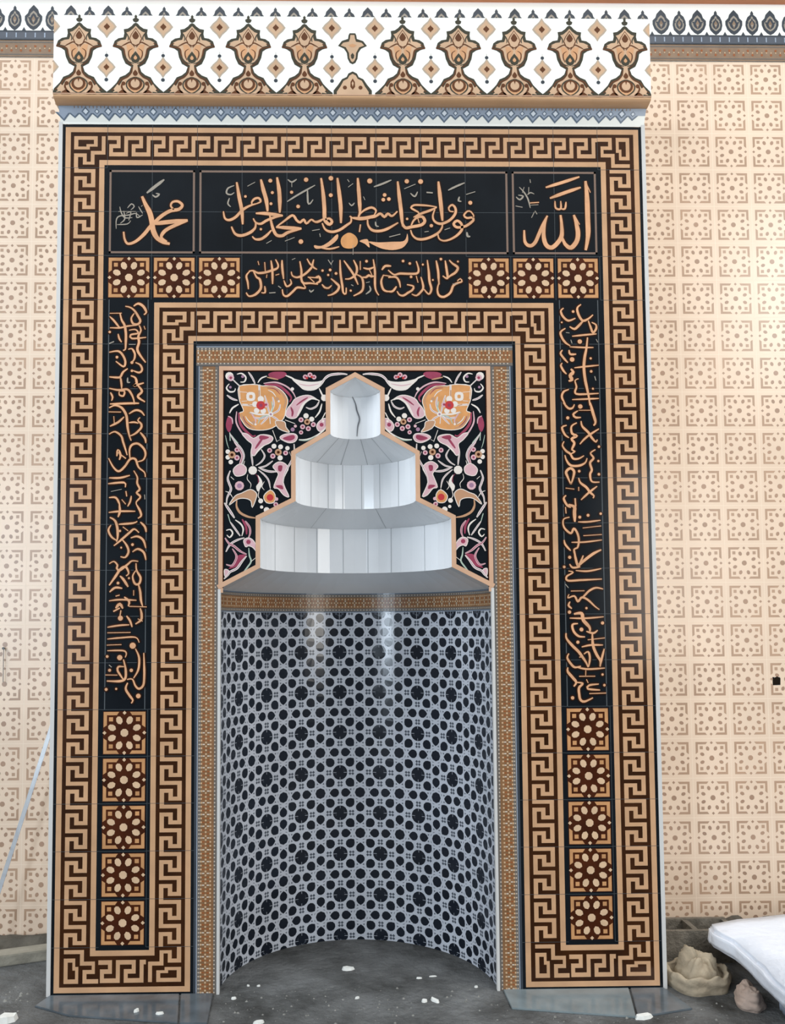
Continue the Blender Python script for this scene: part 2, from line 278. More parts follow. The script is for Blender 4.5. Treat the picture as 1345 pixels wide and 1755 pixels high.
    'band_left': """so 9.5 -977,2969 -958,2981 -935,2969 -921,2942 -932,2931|so 8.4 -1014,2969 -993,2964 -974,2950 -958,2926 -947,2902 -958,2888 -979,2891 -987,2915 -974,2937|so 6.3 -1082,2937 -1029,2938|so 7.4 -1082,2923 -1063,2904 -1044,2880 -1036,2872|so 9.0 -1037,2939 -1029,2907 -1016,2883 -1010,2845 -1010,2807 -1012,2775 -1022,2771|so 6.3 -1081,2872 -1036,2872 -1000,2880 -963,2883|so 6.8 -997,2861 -968,2864 -957,2848 -989,2840 -983,2824 -920,2829|so 9.0 -952,2883 -944,2861 -955,2834 -952,2807 -959,2775 -946,2748 -922,2716|so 5.8 -931,2880 -925,2864|so 6.8 -1044,2845 -1039,2824 -1028,2807|sg 9.0 -1083,2801 -1062,2810|sg 4.7 -996,2797 -967,2797|so 7.4 -999,2775 -983,2778 -970,2756 -972,2732 -985,2714|so 7.9 -1083,2762 -1043,2767 -1022,2748 -1011,2719 -1019,2698 -1053,2722|do -1048,2740,6.8|do -982,2679,6.3|do -982,2716,7.4|do -1081,2853,6.3|so 7.4 -967,2716 -946,2706 -937,2684 -950,2671 -977,2680|so 7.9 -1000,2689 -1021,2673 -1032,2652 -1047,2649 -1081,2652|so 7.4 -1032,2652 -1027,2620 -1026,2599|sg 6.3 -1000,2649 -1000,2628 -989,2628|so 9.0 -987,2657 -966,2647 -961,2620 -974,2612 -929,2625|so 8.4 -961,2620 -937,2588 -955,2564 -923,2540|so 7.9 -1081,2601 -1039,2593 -1002,2596 -984,2577 -973,2551 -970,2529|so 6.8 -1036,2588 -1014,2588 -1018,2567 -1036,2572 -1036,2588|so 6.8 -1075,2583 -1065,2561 -1070,2545|so 7.9 -1077,2531 -981,2534 -949,2534|so 9.0 -1080,2514 -1054,2525 -1025,2514 -1006,2485 -1001,2458 -998,2426 -990,2389 -982,2368|so 6.8 -1082,2496 -1027,2495|so 7.9 -1076,2432 -1040,2450 -1014,2474|so 6.3 -1059,2477 -1056,2440|so 7.4 -993,2487 -965,2503 -941,2498 -925,2479|so 7.9 -944,2471 -954,2458 -939,2442 -940,2424 -964,2400 -987,2389|so 6.3 -993,2448 -969,2450 -951,2445|so 7.4 -1079,2397 -1053,2408 -1026,2389 -1018,2365 -1007,2331 -999,2304|so 7.9 -943,2405 -922,2378 -918,2357|so 9.0 -1044,2299 -1039,2326 -1028,2304 -1033,2283|so 9.0 -1028,2307 -1004,2289|so 7.9 -986,2286 -989,2326 -979,2349 -953,2355 -927,2333 -919,2307 -929,2283 -952,2275|so 7.9 -1080,2291 -1059,2252 -1035,2233 -1009,2254 -986,2286 -963,2286 -949,2251 -923,2228 -919,2207|so 7.4 -1077,2204 -1030,2204 -986,2215|so 7.4 -970,2236 -954,2207 -954,2180 -943,2154 -956,2138 -940,2120 -958,2096 -950,2074|so 7.4 -1081,2178 -1011,2183 -1006,2162|so 9.0 -1003,2146 -999,2122|so 7.4 -1076,2117 -1047,2117 -1031,2091 -1028,2074|so 6.8 -979,2125 -984,2099 -995,2078|so 7.4 -1021,2109 -1003,2088|sg 5.8 -922,2130 -920,2109|sg 4.7 -1068,2144 -1021,2154|so 8.4 -1031,2086 -1028,2058 -1036,2031|so 6.8 -1077,2052 -1028,2057 -961,2057|so 7.9 -956,2086 -940,2057 -936,2036 -950,2026|so 9.0 -1072,2031 -1049,2016 -1038,1982 -1037,1940 -1042,1924|so 7.4 -1066,1997 -1077,1974 -1063,1945 -1040,1929|so 7.4 -1033,2000 -971,2005 -952,2013|so 7.9 -939,2010 -919,1989 -913,1965|so 6.8 -1015,1989 -991,1971|so 7.9 -1053,1906 -1027,1927 -986,1963 -965,1979 -944,1963|so 7.9 -1017,1934 -996,1906 -989,1879 -1003,1856 -1024,1859|so 7.9 -980,1940 -952,1947 -926,1931 -914,1895|do -972,1911,6.8|do -1033,1744,6.8|do -1027,1971,5.8|do -1021,1898,4.7|do -986,1765,5.3|so 7.9 -972,1879 -949,1892 -923,1877 -913,1843|so 7.4 -1072,1828 -1052,1838 -1036,1822 -1039,1809 -1026,1799 -992,1825 -974,1840 -946,1838|so 9.0 -1071,1734 -1046,1770 -1023,1804 -1000,1814 -987,1786 -999,1775|so 9.0 -1025,1775 -1010,1760 -989,1727|so 7.9 -956,1830 -953,1799 -936,1767 -942,1741 -960,1741 -970,1773 -956,1799|so 7.9 -1069,1705 -1045,1724 -1014,1721|so 8.4 -945,1739 -937,1707 -933,1668 -926,1643|so 6.3 -1071,1667 -1024,1672 -952,1669|so 7.9 -1043,1687 -1025,1692|so 7.9 -1006,1684 -984,1664 -988,1643|so 6.3 -965,1713 -965,1689|so 10.5 -1042,1635 -1024,1653 -1011,1633|so 6.8 -985,1643 -905,1640|so 11.6 -1052,1621 -1024,1636|so 9.0 -1019,1626 -1024,1595|so 7.4 -995,1602 -980,1581 -970,1553|so 6.3 -1077,1553 -1023,1561 -982,1563|so 5.8 -1077,1529 -976,1530|so 5.8 -1077,1502 -1023,1507 -956,1509 -939,1486|so 5.8 -1079,1476 -1015,1478|so 5.8 -1076,1452 -1009,1452 -994,1440 -999,1422|do -1021,1592,12.1|do -967,1473,14.8|do -1076,1427,6.8|do -1065,1368,7.4|do -972,1367,8.4|do -1036,1288,5.3|do -1079,1286,7.4|do -941,1257,11.1|do -1022,1422,12.6|so 7.4 -955,1460 -939,1421 -942,1370 -962,1333|so 7.9 -919,1442 -917,1395 -916,1344 -920,1303 -938,1288 -954,1301 -967,1329 -990,1328|so 8.4 -1006,1414 -996,1370 -998,1332 -1021,1321 -1077,1322|so 7.4 -1003,1383 -1027,1383 -1031,1368 -1021,1350 -1005,1327|so 5.8 -1083,1348 -1031,1347|so 8.4 -987,1314 -995,1288 -979,1260 -964,1239 -971,1226|so 8.4 -936,1635 -930,1610 -932,1584 -956,1566|so 6.3 -946,1589 -925,1578|sg 6.3 -1068,1391 -1056,1381""",
    'band_right': """so 8.4 932,2963 919,2950 928,2925 952,2906 984,2917|so 9.0 1010,2980 993,2963 998,2933 1016,2906 1041,2914 1063,2933|so 9.0 1019,2906 997,2882 978,2868 957,2879|so 8.4 938,2871 916,2854 921,2830 937,2806 958,2792|so 8.4 1041,2906 1051,2876 1061,2852 1075,2868 1075,2887 1056,2898|so 6.8 1077,2846 1023,2841 967,2835|sg 5.3 940,2852 956,2850|sg 6.8 961,2819 966,2803|do 974,2947,6.8|do 1001,2811,11.1|do 965,2730,11.6|do 1048,2735,5.8|do 1049,2676,6.8|do 1055,2598,5.3|do 922,2898,4.7|so 6.3 955,2787 1022,2784 1062,2784|so 10.5 1036,2830 1030,2781 1021,2738 1017,2692 1021,2641 1029,2598 1036,2560 1040,2523|so 7.9 923,2773 914,2757 930,2733 946,2715|so 7.9 952,2773 957,2754 984,2754|so 7.9 921,2714 914,2703 926,2678 939,2664|so 6.3 974,2692 1015,2697 1084,2704|so 13.2 958,2687 969,2673 955,2657 963,2638 947,2633|so 7.4 992,2643 976,2635 982,2606 975,2584 991,2573 1081,2577|so 6.3 961,2549 1033,2552 1081,2554|so 7.9 948,2595 924,2584 916,2560 931,2528|sg 7.4 1064,2654 1069,2635|sg 5.3 1074,2822 1081,2808|so 7.9 921,2536 944,2510 963,2512 971,2528|do 997,2518,11.1|do 940,2467,7.9|do 1076,2338,6.3|do 1072,2274,5.8|do 1073,2215,6.8|do 986,2229,6.8|so 10.5 1041,2536 1053,2488 1063,2448 1054,2432|so 5.8 989,2501 1042,2501|so 7.9 986,2499 965,2483 975,2469 999,2469|so 9.0 980,2445 956,2429 958,2397 979,2386 955,2373 967,2354 956,2325 969,2317 950,2306|so 7.9 935,2434 914,2424 926,2392 944,2378|so 7.9 922,2362 914,2343 930,2319 948,2306 961,2285 985,2285 1009,2298|so 9.0 999,2453 1004,2429 1030,2402 1045,2378 1063,2359 1069,2370|so 7.4 991,2349 1013,2373 1040,2394 1078,2418|so 8.4 924,2301 931,2277 949,2255 984,2253 1013,2266 1022,2287|so 8.4 1060,2325 1038,2309 1051,2287 1035,2266 1042,2234 1034,2215 1041,2183 1075,2180|so 9.5 948,2170 935,2202 928,2226 947,2242 963,2229 959,2202 948,2170|so 9.0 983,2199 990,2178 1016,2157 1032,2135 1049,2119 1044,2109|so 7.4 991,2101 1026,2133 1064,2162|so 6.3 924,2154 963,2149|so 6.8 982,2159 982,2141|so 8.4 926,2122 915,2107 930,2077 946,2068|so 13.2 965,2109 967,2072|so 8.4 922,2070 924,2041|so 12.6 935,2081 961,2070 961,2046 962,2004|so 7.9 939,2025 912,2015 914,1980 943,1954 957,1975 972,1954 978,1922 971,1890 955,1882 962,1843|do 984,2025,7.4|do 1021,2033,7.4|do 1077,2040,6.3|do 936,1848,7.9|do 911,1806,6.8|do 1005,1625,5.8|so 6.3 976,2004 1018,2004 1076,2011|so 5.8 996,1977 1078,1986|so 5.8 998,1943 1080,1948|so 5.8 945,1914 1003,1915 1080,1924|so 7.4 913,1925 918,1904 941,1877|so 9.0 957,1880 962,1843 974,1811 996,1856|so 10.0 974,1809 1001,1835 1041,1864 1076,1881|so 7.4 935,1819 948,1803 982,1806|so 6.3 961,1790 1013,1787 1074,1798|so 7.4 929,1788 950,1782 921,1764 926,1746 986,1748 1076,1752|sg 5.8 915,1730 928,1714|so 5.8 938,1700 998,1701|so 7.4 968,1659 992,1675 1019,1701 1049,1714 1080,1708|so 7.4 930,1686 924,1670 953,1678 968,1654 985,1672 1011,1662 1042,1633 1062,1618|so 7.4 934,1654 926,1638 941,1623|so 12.6 949,1600 983,1602 990,1573 1016,1542 1018,1524|so 6.3 930,1582 1001,1581 1080,1587|do 930,1608,8.4|do 1074,1560,7.9|do 981,1532,9.5|do 964,1477,7.9|do 936,1236,8.4|do 1076,1290,6.3|do 1069,1336,5.8|so 8.4 966,1558 942,1553 947,1524 968,1503 996,1500|so 7.4 1002,1524 1033,1516 1052,1529|so 10.0 1028,1516 1030,1464 1044,1425 1060,1396 1059,1370|so 6.3 1007,1487 1083,1495|so 6.8 980,1456 1019,1464 1074,1464|so 7.9 1079,1448 1068,1409 1059,1373|so 10.0 913,1517 915,1493 940,1462 966,1436 981,1415 997,1391 1007,1368|so 7.4 989,1425 1008,1435 1015,1409 1009,1370|so 7.4 968,1412 987,1412|so 8.4 924,1428 916,1410 931,1384 949,1368 975,1373|so 6.8 954,1369 1004,1360 1080,1364|so 10.0 918,1368 917,1350 938,1324 953,1303 942,1285|so 6.8 966,1329 1037,1329|so 6.3 996,1355 995,1332|so 9.0 953,1303 982,1298 965,1280 965,1252 970,1228 988,1220 1025,1236|so 6.8 998,1316 1005,1300|so 7.4 1052,1295 1010,1290 1003,1275 1057,1269|so 7.4 1009,1254 1083,1256""",
    'floral': """fO -511,2611 -441,2618 -409,2612 -364,2613 -320,2588 -297,2548 -306,2507 -315,2467 -352,2432 -389,2417 -439,2415 -476,2427 -502,2462 -511,2490 -492,2500 -503,2530 -511,2553|sw 7.5 -511,2613 -441,2621|sw 7.5 -512,2611 -506,2553|st 9.9 -409,2607 -364,2607 -325,2583 -307,2548 -315,2512|st 9.9 -501,2487 -493,2462 -471,2435 -439,2421|sm 13.9 -399,2618 -344,2615 -310,2593 -282,2560 -290,2540|sk 8.4 -404,2623 -352,2628 -307,2612 -277,2586 -262,2558|sm 13.9 -513,2493 -507,2447 -486,2415 -453,2387 -439,2392|sk 8.4 -522,2498 -524,2452 -505,2412 -483,2387 -458,2374|sw 9.9 -377,2485 -389,2533 -399,2570|sw 10.9 -374,2487 -359,2528 -364,2563|sw 9.9 -372,2485 -339,2502 -330,2530|sw 9.9 -374,2480 -344,2462 -327,2432|sw 9.9 -379,2480 -404,2452 -416,2440|sw 10.9 -382,2482 -414,2467 -449,2472|sw 8.9 -382,2485 -426,2485 -463,2495|sw 9.9 -377,2475 -374,2442|sv 6.5 -374,2482 -364,2512 -369,2543|sv 6.5 -379,2480 -414,2472 -429,2442|sv 6.5 -468,2492 -446,2485|sk 7.5 -459,2492 -439,2460 -441,2442|sw 22.4 -423,2618 -421,2558|st 14.9 -423,2593 -422,2553|sw 22.4 -498,2528 -449,2525|st 12.4 -473,2528 -449,2523|fW -476,2581 -444,2581 -444,2548 -476,2548|fO -467,2572 -452,2572 -452,2556 -467,2556|sw 5.5 -508,2586 -476,2583|sw 5.5 -501,2543 -476,2545|dw -416,2553,15.4|dw -441,2530,14.4|dw -434,2502,13.7|dw -405,2500,13.7|dk -393,2528,13.7|dR -416,2525,21.9|dM -416,2525,8.9|dw -372,2485,12.4|dp -372,2485,5.5|dt -344,2553,8.9|dt -449,2447,8.9|dw -337,2543,5.5|dw -439,2440,5.5|sw 5.0 -384,2593 -364,2583 -349,2563|sw 5.0 -483,2477 -471,2457 -449,2440|sm 4.0 -389,2603 -354,2598 -330,2573|sm 4.0 -493,2477 -483,2452 -458,2430|dw -554,2656,19.9|dk -548,2648,16.4|sw 13.4 -543,2644 -511,2613|sw 8.4 -521,2664 -501,2668 -482,2651 -488,2631 -506,2629|dp -496,2654,7.5|sw 8.4 -555,2621 -567,2603 -553,2586 -532,2588 -528,2601|dp -550,2606,6.5|sw 9.9 -471,2674 -454,2649 -441,2621|sw 7.5 -429,2626 -414,2646 -389,2656|sw 10.9 -565,2571 -543,2555 -518,2547|sw 8.9 -513,2530 -540,2513 -553,2490|fM -384,2661 -364,2674 -315,2675 -302,2661 -327,2645 -359,2641|st 7.5 -389,2651 -364,2645 -339,2640|sw 8.4 -307,2659 -277,2646 -254,2628|fM -569,2442 -562,2470 -550,2477 -540,2455 -545,2422 -555,2405 -566,2420|sk 6.5 -560,2477 -543,2467 -539,2442|sv 9.9 -552,2405 -550,2367|sv 8.9 -545,2392 -515,2356|dw -277,2598,8.4|fT -352,2455 -312,2452 -305,2427 -290,2404 -337,2421|fK -332,2379 -317,2394 -290,2399 -265,2397 -255,2382 -268,2362 -297,2359|fM -320,2377 -295,2389 -270,2392 -268,2377 -290,2367|sw 6.5 -364,2414 -345,2362|sw 7.0 -310,2460 -265,2443|fK -280,2533 -266,2553 -231,2568 -197,2568 -167,2549 -192,2553 -222,2533 -239,2502 -259,2471 -284,2466 -306,2480 -299,2510|sm 11.4 -284,2517 -276,2495 -279,2475|sm 8.4 -259,2525 -236,2543 -209,2560|sw 8.9 -256,2480 -244,2505 -227,2533 -192,2556 -157,2545|fW -279,2644 -249,2613 -224,2593 -182,2592 -152,2611 -132,2641 -157,2633 -191,2630 -231,2634|sk 6.0 -249,2621 -206,2613 -159,2621|dk -220,2652,11.9|dk -199,2661,12.4|dk -181,2651,11.4|dR -213,2647,6.0|dR -191,2652,6.0|sw 13.4 -152,2618 -132,2646 -107,2661 -62,2666 -34,2663|sw 8.4 -159,2601 -147,2575 -137,2553|dw -136,2558,16.4|sw 9.9 -159,2543 -172,2520 -197,2509 -217,2516|sw 8.4 -147,2532 -157,2497 -177,2470|sw 7.5 -157,2447 -142,2472 -130,2492 -120,2467 -123,2437 -147,2407 -182,2384 -217,2373 -249,2372|sv 5.0 -249,2369 -212,2369 -172,2388|dk -239,2460,12.4|dw -217,2478,12.9|dw -192,2463,12.4|dk -185,2439,12.4|dk -207,2421,12.4|dk -232,2429,12.4|dt -212,2451,14.9|fK -160,2452 -135,2467 -121,2454 -135,2422 -157,2408 -171,2429|dm -149,2438,9.9|dw -142,2454,5.5|dk -239,2404,10.4|dp -276,2417,9.9|dk -264,2432,7.5|sv 3.7 -571,2392 -563,2354 -555,2332|sw 3.7 -486,2278 -491,2257 -480,2241|sw 3.7 -472,2219 -475,2198 -459,2176 -462,2157|sm 3.7 -438,2219 -427,2203 -427,2171|sw 3.7 -347,2364 -331,2372|sw 3.7 -291,2318 -281,2294|sw 3.7 -400,2187 -411,2165 -400,2149|sv 4.3 -310,2240 -331,2219 -347,2187|sw 4.3 -570,2144 -552,2136 -538,2115|sw 3.7 -422,2149 -427,2122 -416,2106|fK -499,2400 -475,2397 -448,2378 -417,2394 -377,2391 -362,2378 -374,2359 -406,2343 -430,2318 -446,2300 -459,2316 -454,2351 -475,2370|sm 11.8 -401,2389 -416,2367 -440,2332|fM -417,2391 -379,2383 -401,2372 -422,2375|sw 8.0 -400,2348 -422,2329 -438,2310|sw 9.1 -451,2257 -454,2286 -459,2316|sw 9.1 -438,2257 -414,2273 -399,2300 -414,2329|sw 9.1 -427,2248 -395,2255 -363,2278|sw 11.8 -422,2246 -384,2232 -347,2230|sw 9.1 -427,2238 -400,2216 -382,2192 -374,2157|fW -430,2216 -414,2197 -409,2176 -427,2142 -436,2165 -422,2187|dw -451,2236,20.9|dw -358,2343,12.0|dw -329,2340,12.0|dw -299,2334,10.7|dk -307,2313,12.0|dk -377,2324,12.0|dk -363,2299,12.8|dw -331,2291,12.8|dt -339,2316,16.6|fK -363,2254 -339,2273 -313,2268 -295,2246 -307,2219 -318,2192 -310,2160 -292,2119 -315,2126 -339,2154 -359,2160 -347,2197 -339,2219 -350,2235|fM -339,2256 -321,2256 -326,2232 -339,2235|fM -350,2168 -323,2170 -318,2152 -337,2157|sw 10.7 -270,2353 -269,2313 -281,2278 -302,2240 -315,2205 -318,2178|sk 16.1 -531,2362 -507,2329 -495,2300 -504,2267 -509,2235|sw 10.7 -552,2400 -528,2362 -502,2332 -490,2300 -499,2267 -507,2241|dw -560,2319,11.2|dw -560,2294,11.2|dw -547,2273,11.2|dk -520,2327,12.3|dk -520,2292,13.4|dt -542,2305,17.7|fK -536,2241 -507,2265 -480,2249 -483,2222 -507,2211 -528,2214|dk -509,2168,22.5|dp -509,2168,11.8|sw 11.8 -549,2235 -560,2203 -554,2179 -546,2152 -562,2117 -565,2088|sw 6.4 -547,2208 -533,2195|fT -554,2083 -528,2123 -499,2136 -461,2152 -435,2136 -436,2112 -453,2072 -459,2101 -483,2112 -517,2109|st 12.3 -520,2104 -521,2077 -506,2050 -472,2032 -437,2026|fO -403,2122 -374,2149 -353,2128 -358,2095 -390,2093|dR -375,2116,16.6|dw -416,2101,11.8|dw -390,2061,13.9|dw -412,2074,8.0|dk -350,2085,11.8|dk -347,2109,8.6|sw 4.3 -375,2170 -374,2149|sw 13.4 -574,2093 -554,2063 -530,2026|sv 9.9 -559,2043 -549,2009|sw 9.9 -549,2009 -529,1981 -505,1947|sw 8.4 -566,1972 -549,1976 -538,1959 -551,1941 -563,1952|sw 8.4 -527,2018 -502,1999 -492,1976 -498,1947|sm 12.4 -497,2021 -480,1989 -477,1954|sk 10.9 -483,2013 -465,1986 -462,1959 -470,1937|sw 10.9 -567,1878 -549,1910 -519,1929 -487,1939|sk 12.4 -571,1939 -554,1915 -531,1902 -504,1880 -477,1867|fK -490,1929 -468,1939 -446,1925 -428,1889 -426,1867 -448,1895 -468,1904 -482,1900|dm -469,1921,10.9|sv 8.4 -468,1895 -465,1862 -458,1835 -477,1806 -499,1779|sw 6.0 -436,1853 -458,1835|fM -520,1860 -480,1865 -502,1836 -521,1813 -556,1804 -531,1828|sk 10.9 -566,1823 -541,1818 -525,1841 -522,1863 -539,1892|sw 12.4 -477,1860 -497,1836 -519,1806 -548,1791 -558,1777 -575,1760|fK -573,1801 -553,1794 -570,1769""",
}
# ================================================================ setting
R = 0.60                 # niche radius, a ring of half metre and a bit
WALL_Y = 0.65

# rosette tile: pieces given for a unit tile centred on 0
def rosette(mb, cu, cv, s, petal, frame, dot, h, g=0.15, k_=1.0, fi=.352, big=0):
    def P(pts): return [(cu + x * s, cv + y * s) for x, y in pts]
    for sx in (1, -1):
        for sy in (1, -1):
            q = [(g, 0.41), (0.41, 0.41), (0.41, g), (fi, g + .045), (fi, fi), (g + .045, fi)]
            mb.poly(P([(x * sx, y * sy) for x, y in q]), frame, h)
            a0, a1 = .225 - .5 * big, .305 + .2 * big
            mb.poly(P([(sx * a0, sy * a0), (sx * a1, sy * a0), (sx * a1, sy * a1), (sx * a0, sy * a1)]), dot, h)
    for k in range(8):
        a = PI / 8 + k * PI / 4; ca, sa = math.cos(a), math.sin(a)
        q = [(0.180, 0), (0.215, 0.045), (0.27, 0.056), (0.325, 0.038), (0.345, 0), (0.325, -0.038), (0.27, -0.056), (0.215, -0.045)]
        q = [(.262 + (x - .262) * k_ * .90, y * k_) for x, y in q]
        mb.poly(P([(x * ca - y * sa, x * sa + y * ca) for x, y in q]), petal, h)
    mb.disc(cu, cv, 0.068 * s, petal, h, 8, rot=PI / 8)
    for k in range(4):
        a = k * PI / 2; ca, sa = math.cos(a), math.sin(a)
        q = [(0.352, 0), (0.39, 0.038), (0.43, 0), (0.39, -0.038)]
        mb.poly(P([(x * ca - y * sa, x * sa + y * ca) for x, y in q]), petal, h)

# floor
mb = MB(lambda u, v, h: (u, v, h))
mb.rect(-5, -9, 5, 0.7, 'floor')
o = mb.build('floor'); o['kind'] = 'structure'

# back wall, tiled, with a small broken hole on the right
wf = MB(lambda u, v, h: (u, WALL_Y - h, v))
HX0, HX1, HZ0, HZ1 = 2.157, 2.197, 1.235, 1.277
wf.rect(-3.47, -0.04, HX0, 4.565, 'wall_cream'); wf.rect(HX1, -0.04, 3.73, 4.565, 'wall_cream')
wf.rect(HX0, -0.04, HX1, HZ0, 'wall_cream'); wf.rect(HX0, HZ1, HX1, 4.565, 'wall_cream')
hp = [(HX0, HZ0), (HX1, HZ0 + .003), (HX1 + .001, HZ1 - .006), ((HX0 + HX1) / 2 + .004, HZ1 + 0.004), (HX0 + .004, HZ1 - .008)]
wf.poly(hp, 'dark_hole', 0.0009)
wf.raw([(HX0, WALL_Y + .06, HZ0), (HX1, WALL_Y + .06, HZ0), (HX1, WALL_Y + .06, HZ1), (HX0, WALL_Y + .06, HZ1)], [(0, 1, 2, 3)], 'dark_hole')
for i in range(-27, 10):
    for j in range(-1, 23):
        cx, cz = 1.930 - 0.1 + 0.2 * i, 4.4667 - 0.2 * j
        if -1.22 < cx < 1.22 and cz < 4.1: continue          # behind the niche block
        if cz > 4.5 or cx < -3.47 or cx > 3.7: continue
        if abs(cx - 2.177) < .1 and abs(cz - 1.256) < 0.1:
            pass
        rosette(wf, cx, cz, T, 'wall_mark', 'wall_frame', 'wall_frame', 0.0004, 0.105, 0.80)
for i in range(-27, 10):
    x = 1.930 + 0.2 * i
    if -3.47 < x < 3.73: wf.rect(x - 0.0012, 0, x + 0.0012, 4.565, 'wall_joint', 0.0002)
for j in range(0, 22):
    z = 4.3667 - 0.2 * j
    wf.rect(-3.47, z - 0.0012, 3.73, z + 0.0012, 'wall_joint', 0.0003)
# plaster above the frieze
wf.rect(-3.47, 4.565, 3.73, 6.0, 'plaster')
o = wf.build('wall_back'); o['kind'] = 'structure'

# frieze round the top of the wall
fr = MB(lambda u, v, h: (u, WALL_Y - 0.004 - h, v))
fr.rect(-3.47, 4.705, 3.73, 4.872, 'white')
fr.rect(-3.47, 4.655, 3.73, 4.705, 'lattice_mid', 0.006)
fr.rect(-3.47, 4.699, 3.73, 4.706, 'slate', 0.0065)
fr.rect(-3.47, 4.655, 3.73, 4.661, 'slate', 0.0065)
fr.rect(-3.47, 4.565, 3.73, 4.655, 'taupe', 0.003)
for i in range(-140, 150):
    x = i * 0.025 + 0.01
    if not -3.4 < x < 3.7: continue
    fr.disc(x, 4.610 + (0.012 if i % 2 else -0.012), 0.007, 'mosaic_red', 0.0036, 6)
    fr.disc(x, 4.610, 0.004, 'mosaic_dot', 0.0038, 6)
    if i % 2: fr.rect(x - .003, 4.668, x + .003, 4.694, 'blue_grey', 0.0068)
fr.rect(-3.47, 4.640, 3.73, 4.646, 'mosaic_grey', 0.0038); fr.rect(-3.47, 4.574, 3.73, 4.580, 'mosaic_grey', 0.0038)
big = [(0, 4.852), (.010, 4.842), (.024, 4.826), (.030, 4.806), (.046, 4.790), (.046, 4.768), (.036, 4.742), (.018, 4.722), (0, 4.712)]
sml = [(0, 4.848), (.008, 4.836), (.008, 4.826), (.024, 4.812), (.034, 4.788), (.036, 4.764), (.030, 4.738), (.014, 4.720), (0, 4.710)]
def mirror(q): return q + [(-x, y) for x, y in reversed(q) if x > 1e-9]
for i in range(-36, 38):
    x = i * 0.0985 - 0.003
    if not -3.4 < x < 3.66: continue
    q = mirror(big if i % 2 else sml)
    fr.poly([(x + a, b) for a, b in q], 'slate', 0.0004)
    cz = 4.768
    fr.poly([(x + a * .70, cz + (b - cz) * .62) for a, b in q], 'silver', 0.0008)
    fr.poly([(x + a * .50, cz + (b - cz) * .46) for a, b in q], 'slate', 0.0012)
    for s in (-1, 1): fr.disc(x + s * .024, cz + .012, .005, 'slate', .0013, 6)
    fr.poly([(x - .010, cz + .004), (x, cz + .024), (x + .010, cz + .004), (x, cz - .022)], 'taupe', .0015)
    fr.disc(x, cz - .004, 0.006, 'silver', 0.0016, 6)
    xx = x + 0.049
    fr.poly([(xx - .012, 4.708), (xx + .012, 4.708), (xx, 4.73)], 'slate', 0.0004)
o = fr.build('trim_1'); o['kind'] = 'structure'
mb = MB(); mb.box(-3.47, 3.73, 0.61, WALL_Y, 4.888, 5.0, 'orange_trim')
o = mb.build('trim_2'); o['kind'] = 'structure'
mb = MB(); mb.box(-5, 5, -.5, 0.8, 6.0, 6.1, 'plaster')
o = mb.build('ceiling'); o['kind'] = 'structure'

# ================================================================ the prayer niche
mih = empty('prayer_niche', (0, 0, 0), label='tall tiled prayer niche with black and gold calligraphy frame and stepped white hood',
            category='prayer niche')
def part(mb, name, parent=None, **k): return mb.build(name, parent or mih, **k)

# masonry sides and top behind the tiles
mb = MB()
for sx in (-1, 1):
    a, b = sorted((sx * 1.312, sx * 1.275)); mb.box(a, b, 0.012, WALL_Y - .005, 0, 3.80, 'plaster')
mb.box(-1.315, 1.315, 0.012, WALL_Y - .005, 3.76, 3.80, 'plaster')
part(mb, 'masonry_side')
for sx in (-1, 1):
    mb = MB(); a, b = sorted((sx * 1.300, sx * 1.317)); mb.box(a, b, -0.004, 0.03, 0, 3.812, 'edge_grey')
    part(mb, 'edge_trim')

# ---- key pattern border
TF = T
mn = MB()
H0, H1 = 0.0004, 0.0008
def tan_lines(mb, f, u0, u1):       # straight run along u, w measured inward from the outer edge
    f(mb, u0, .065, u1, .180, 'tan', H0); f(mb, u0, .820, u1, .935, 'tan', H0)
CELLS = [(0, 0, 5, 1), (0, 1, 1, 5), (4, 1, 5, 3), (2, 2, 4, 3), (2, 3, 3, 5), (3, 4, 6, 5)]
def run(mb, f, n, off):
    """n tiles of key pattern; f places a rect (u along, w inward) in tile units"""
    f(mb, 0, 0, n, 1, 'brown', 0.0); tan_lines(mb, f, 0, n)
    f(mb, 0, 0, n, .065, 'black', 0.0003); f(mb, 0, .935, n, 1, 'black', 0.0003)
    c = 0.5 / 6
    k = -1
    while off + 0.5 * k < n:
        for a, r0, b, r1 in CELLS:
            u0 = max(0, off + .5 * k + a * c); u1 = min(n, off + .5 * k + b * c)
            if u1 > u0: f(mb, u0, .265 + .094 * r0, u1, .265 + .094 * r1, 'tan', H1)
        k += 1
def place_h(x0, z_out, s=1):         # s=1: outer edge on top
    return lambda mb, u0, w0, u1, w1, m, h: mb.rect(x0 + u0 * T, z_out - w1 * T, x0 + u1 * T, z_out - w0 * T, m, h)
def place_v(z_top, x_right):          # u runs down, w runs left from the right edge
    return lambda mb, u0, w0, u1, w1, m, h: mb.rect(x_right - w1 * T, z_top - u1 * T, x_right - w0 * T, z_top - u0 * T, m, h)
def run_v_sym(mb, z_top, xr, n, off): run(mb, place_v(z_top, xr), n, off)
CORNER = [(215, 225, 530, 275), (215, 275, 270, 410), (270, 370, 425, 410), (380, 335, 530, 370), (480, 275, 530, 335),
          (585, 225, 635, 480), (440, 430, 585, 480), (440, 480, 490, 620), (335, 580, 440, 620), (335, 465, 385, 580),
          (215, 465, 335, 515), (215, 515, 270, 664)]
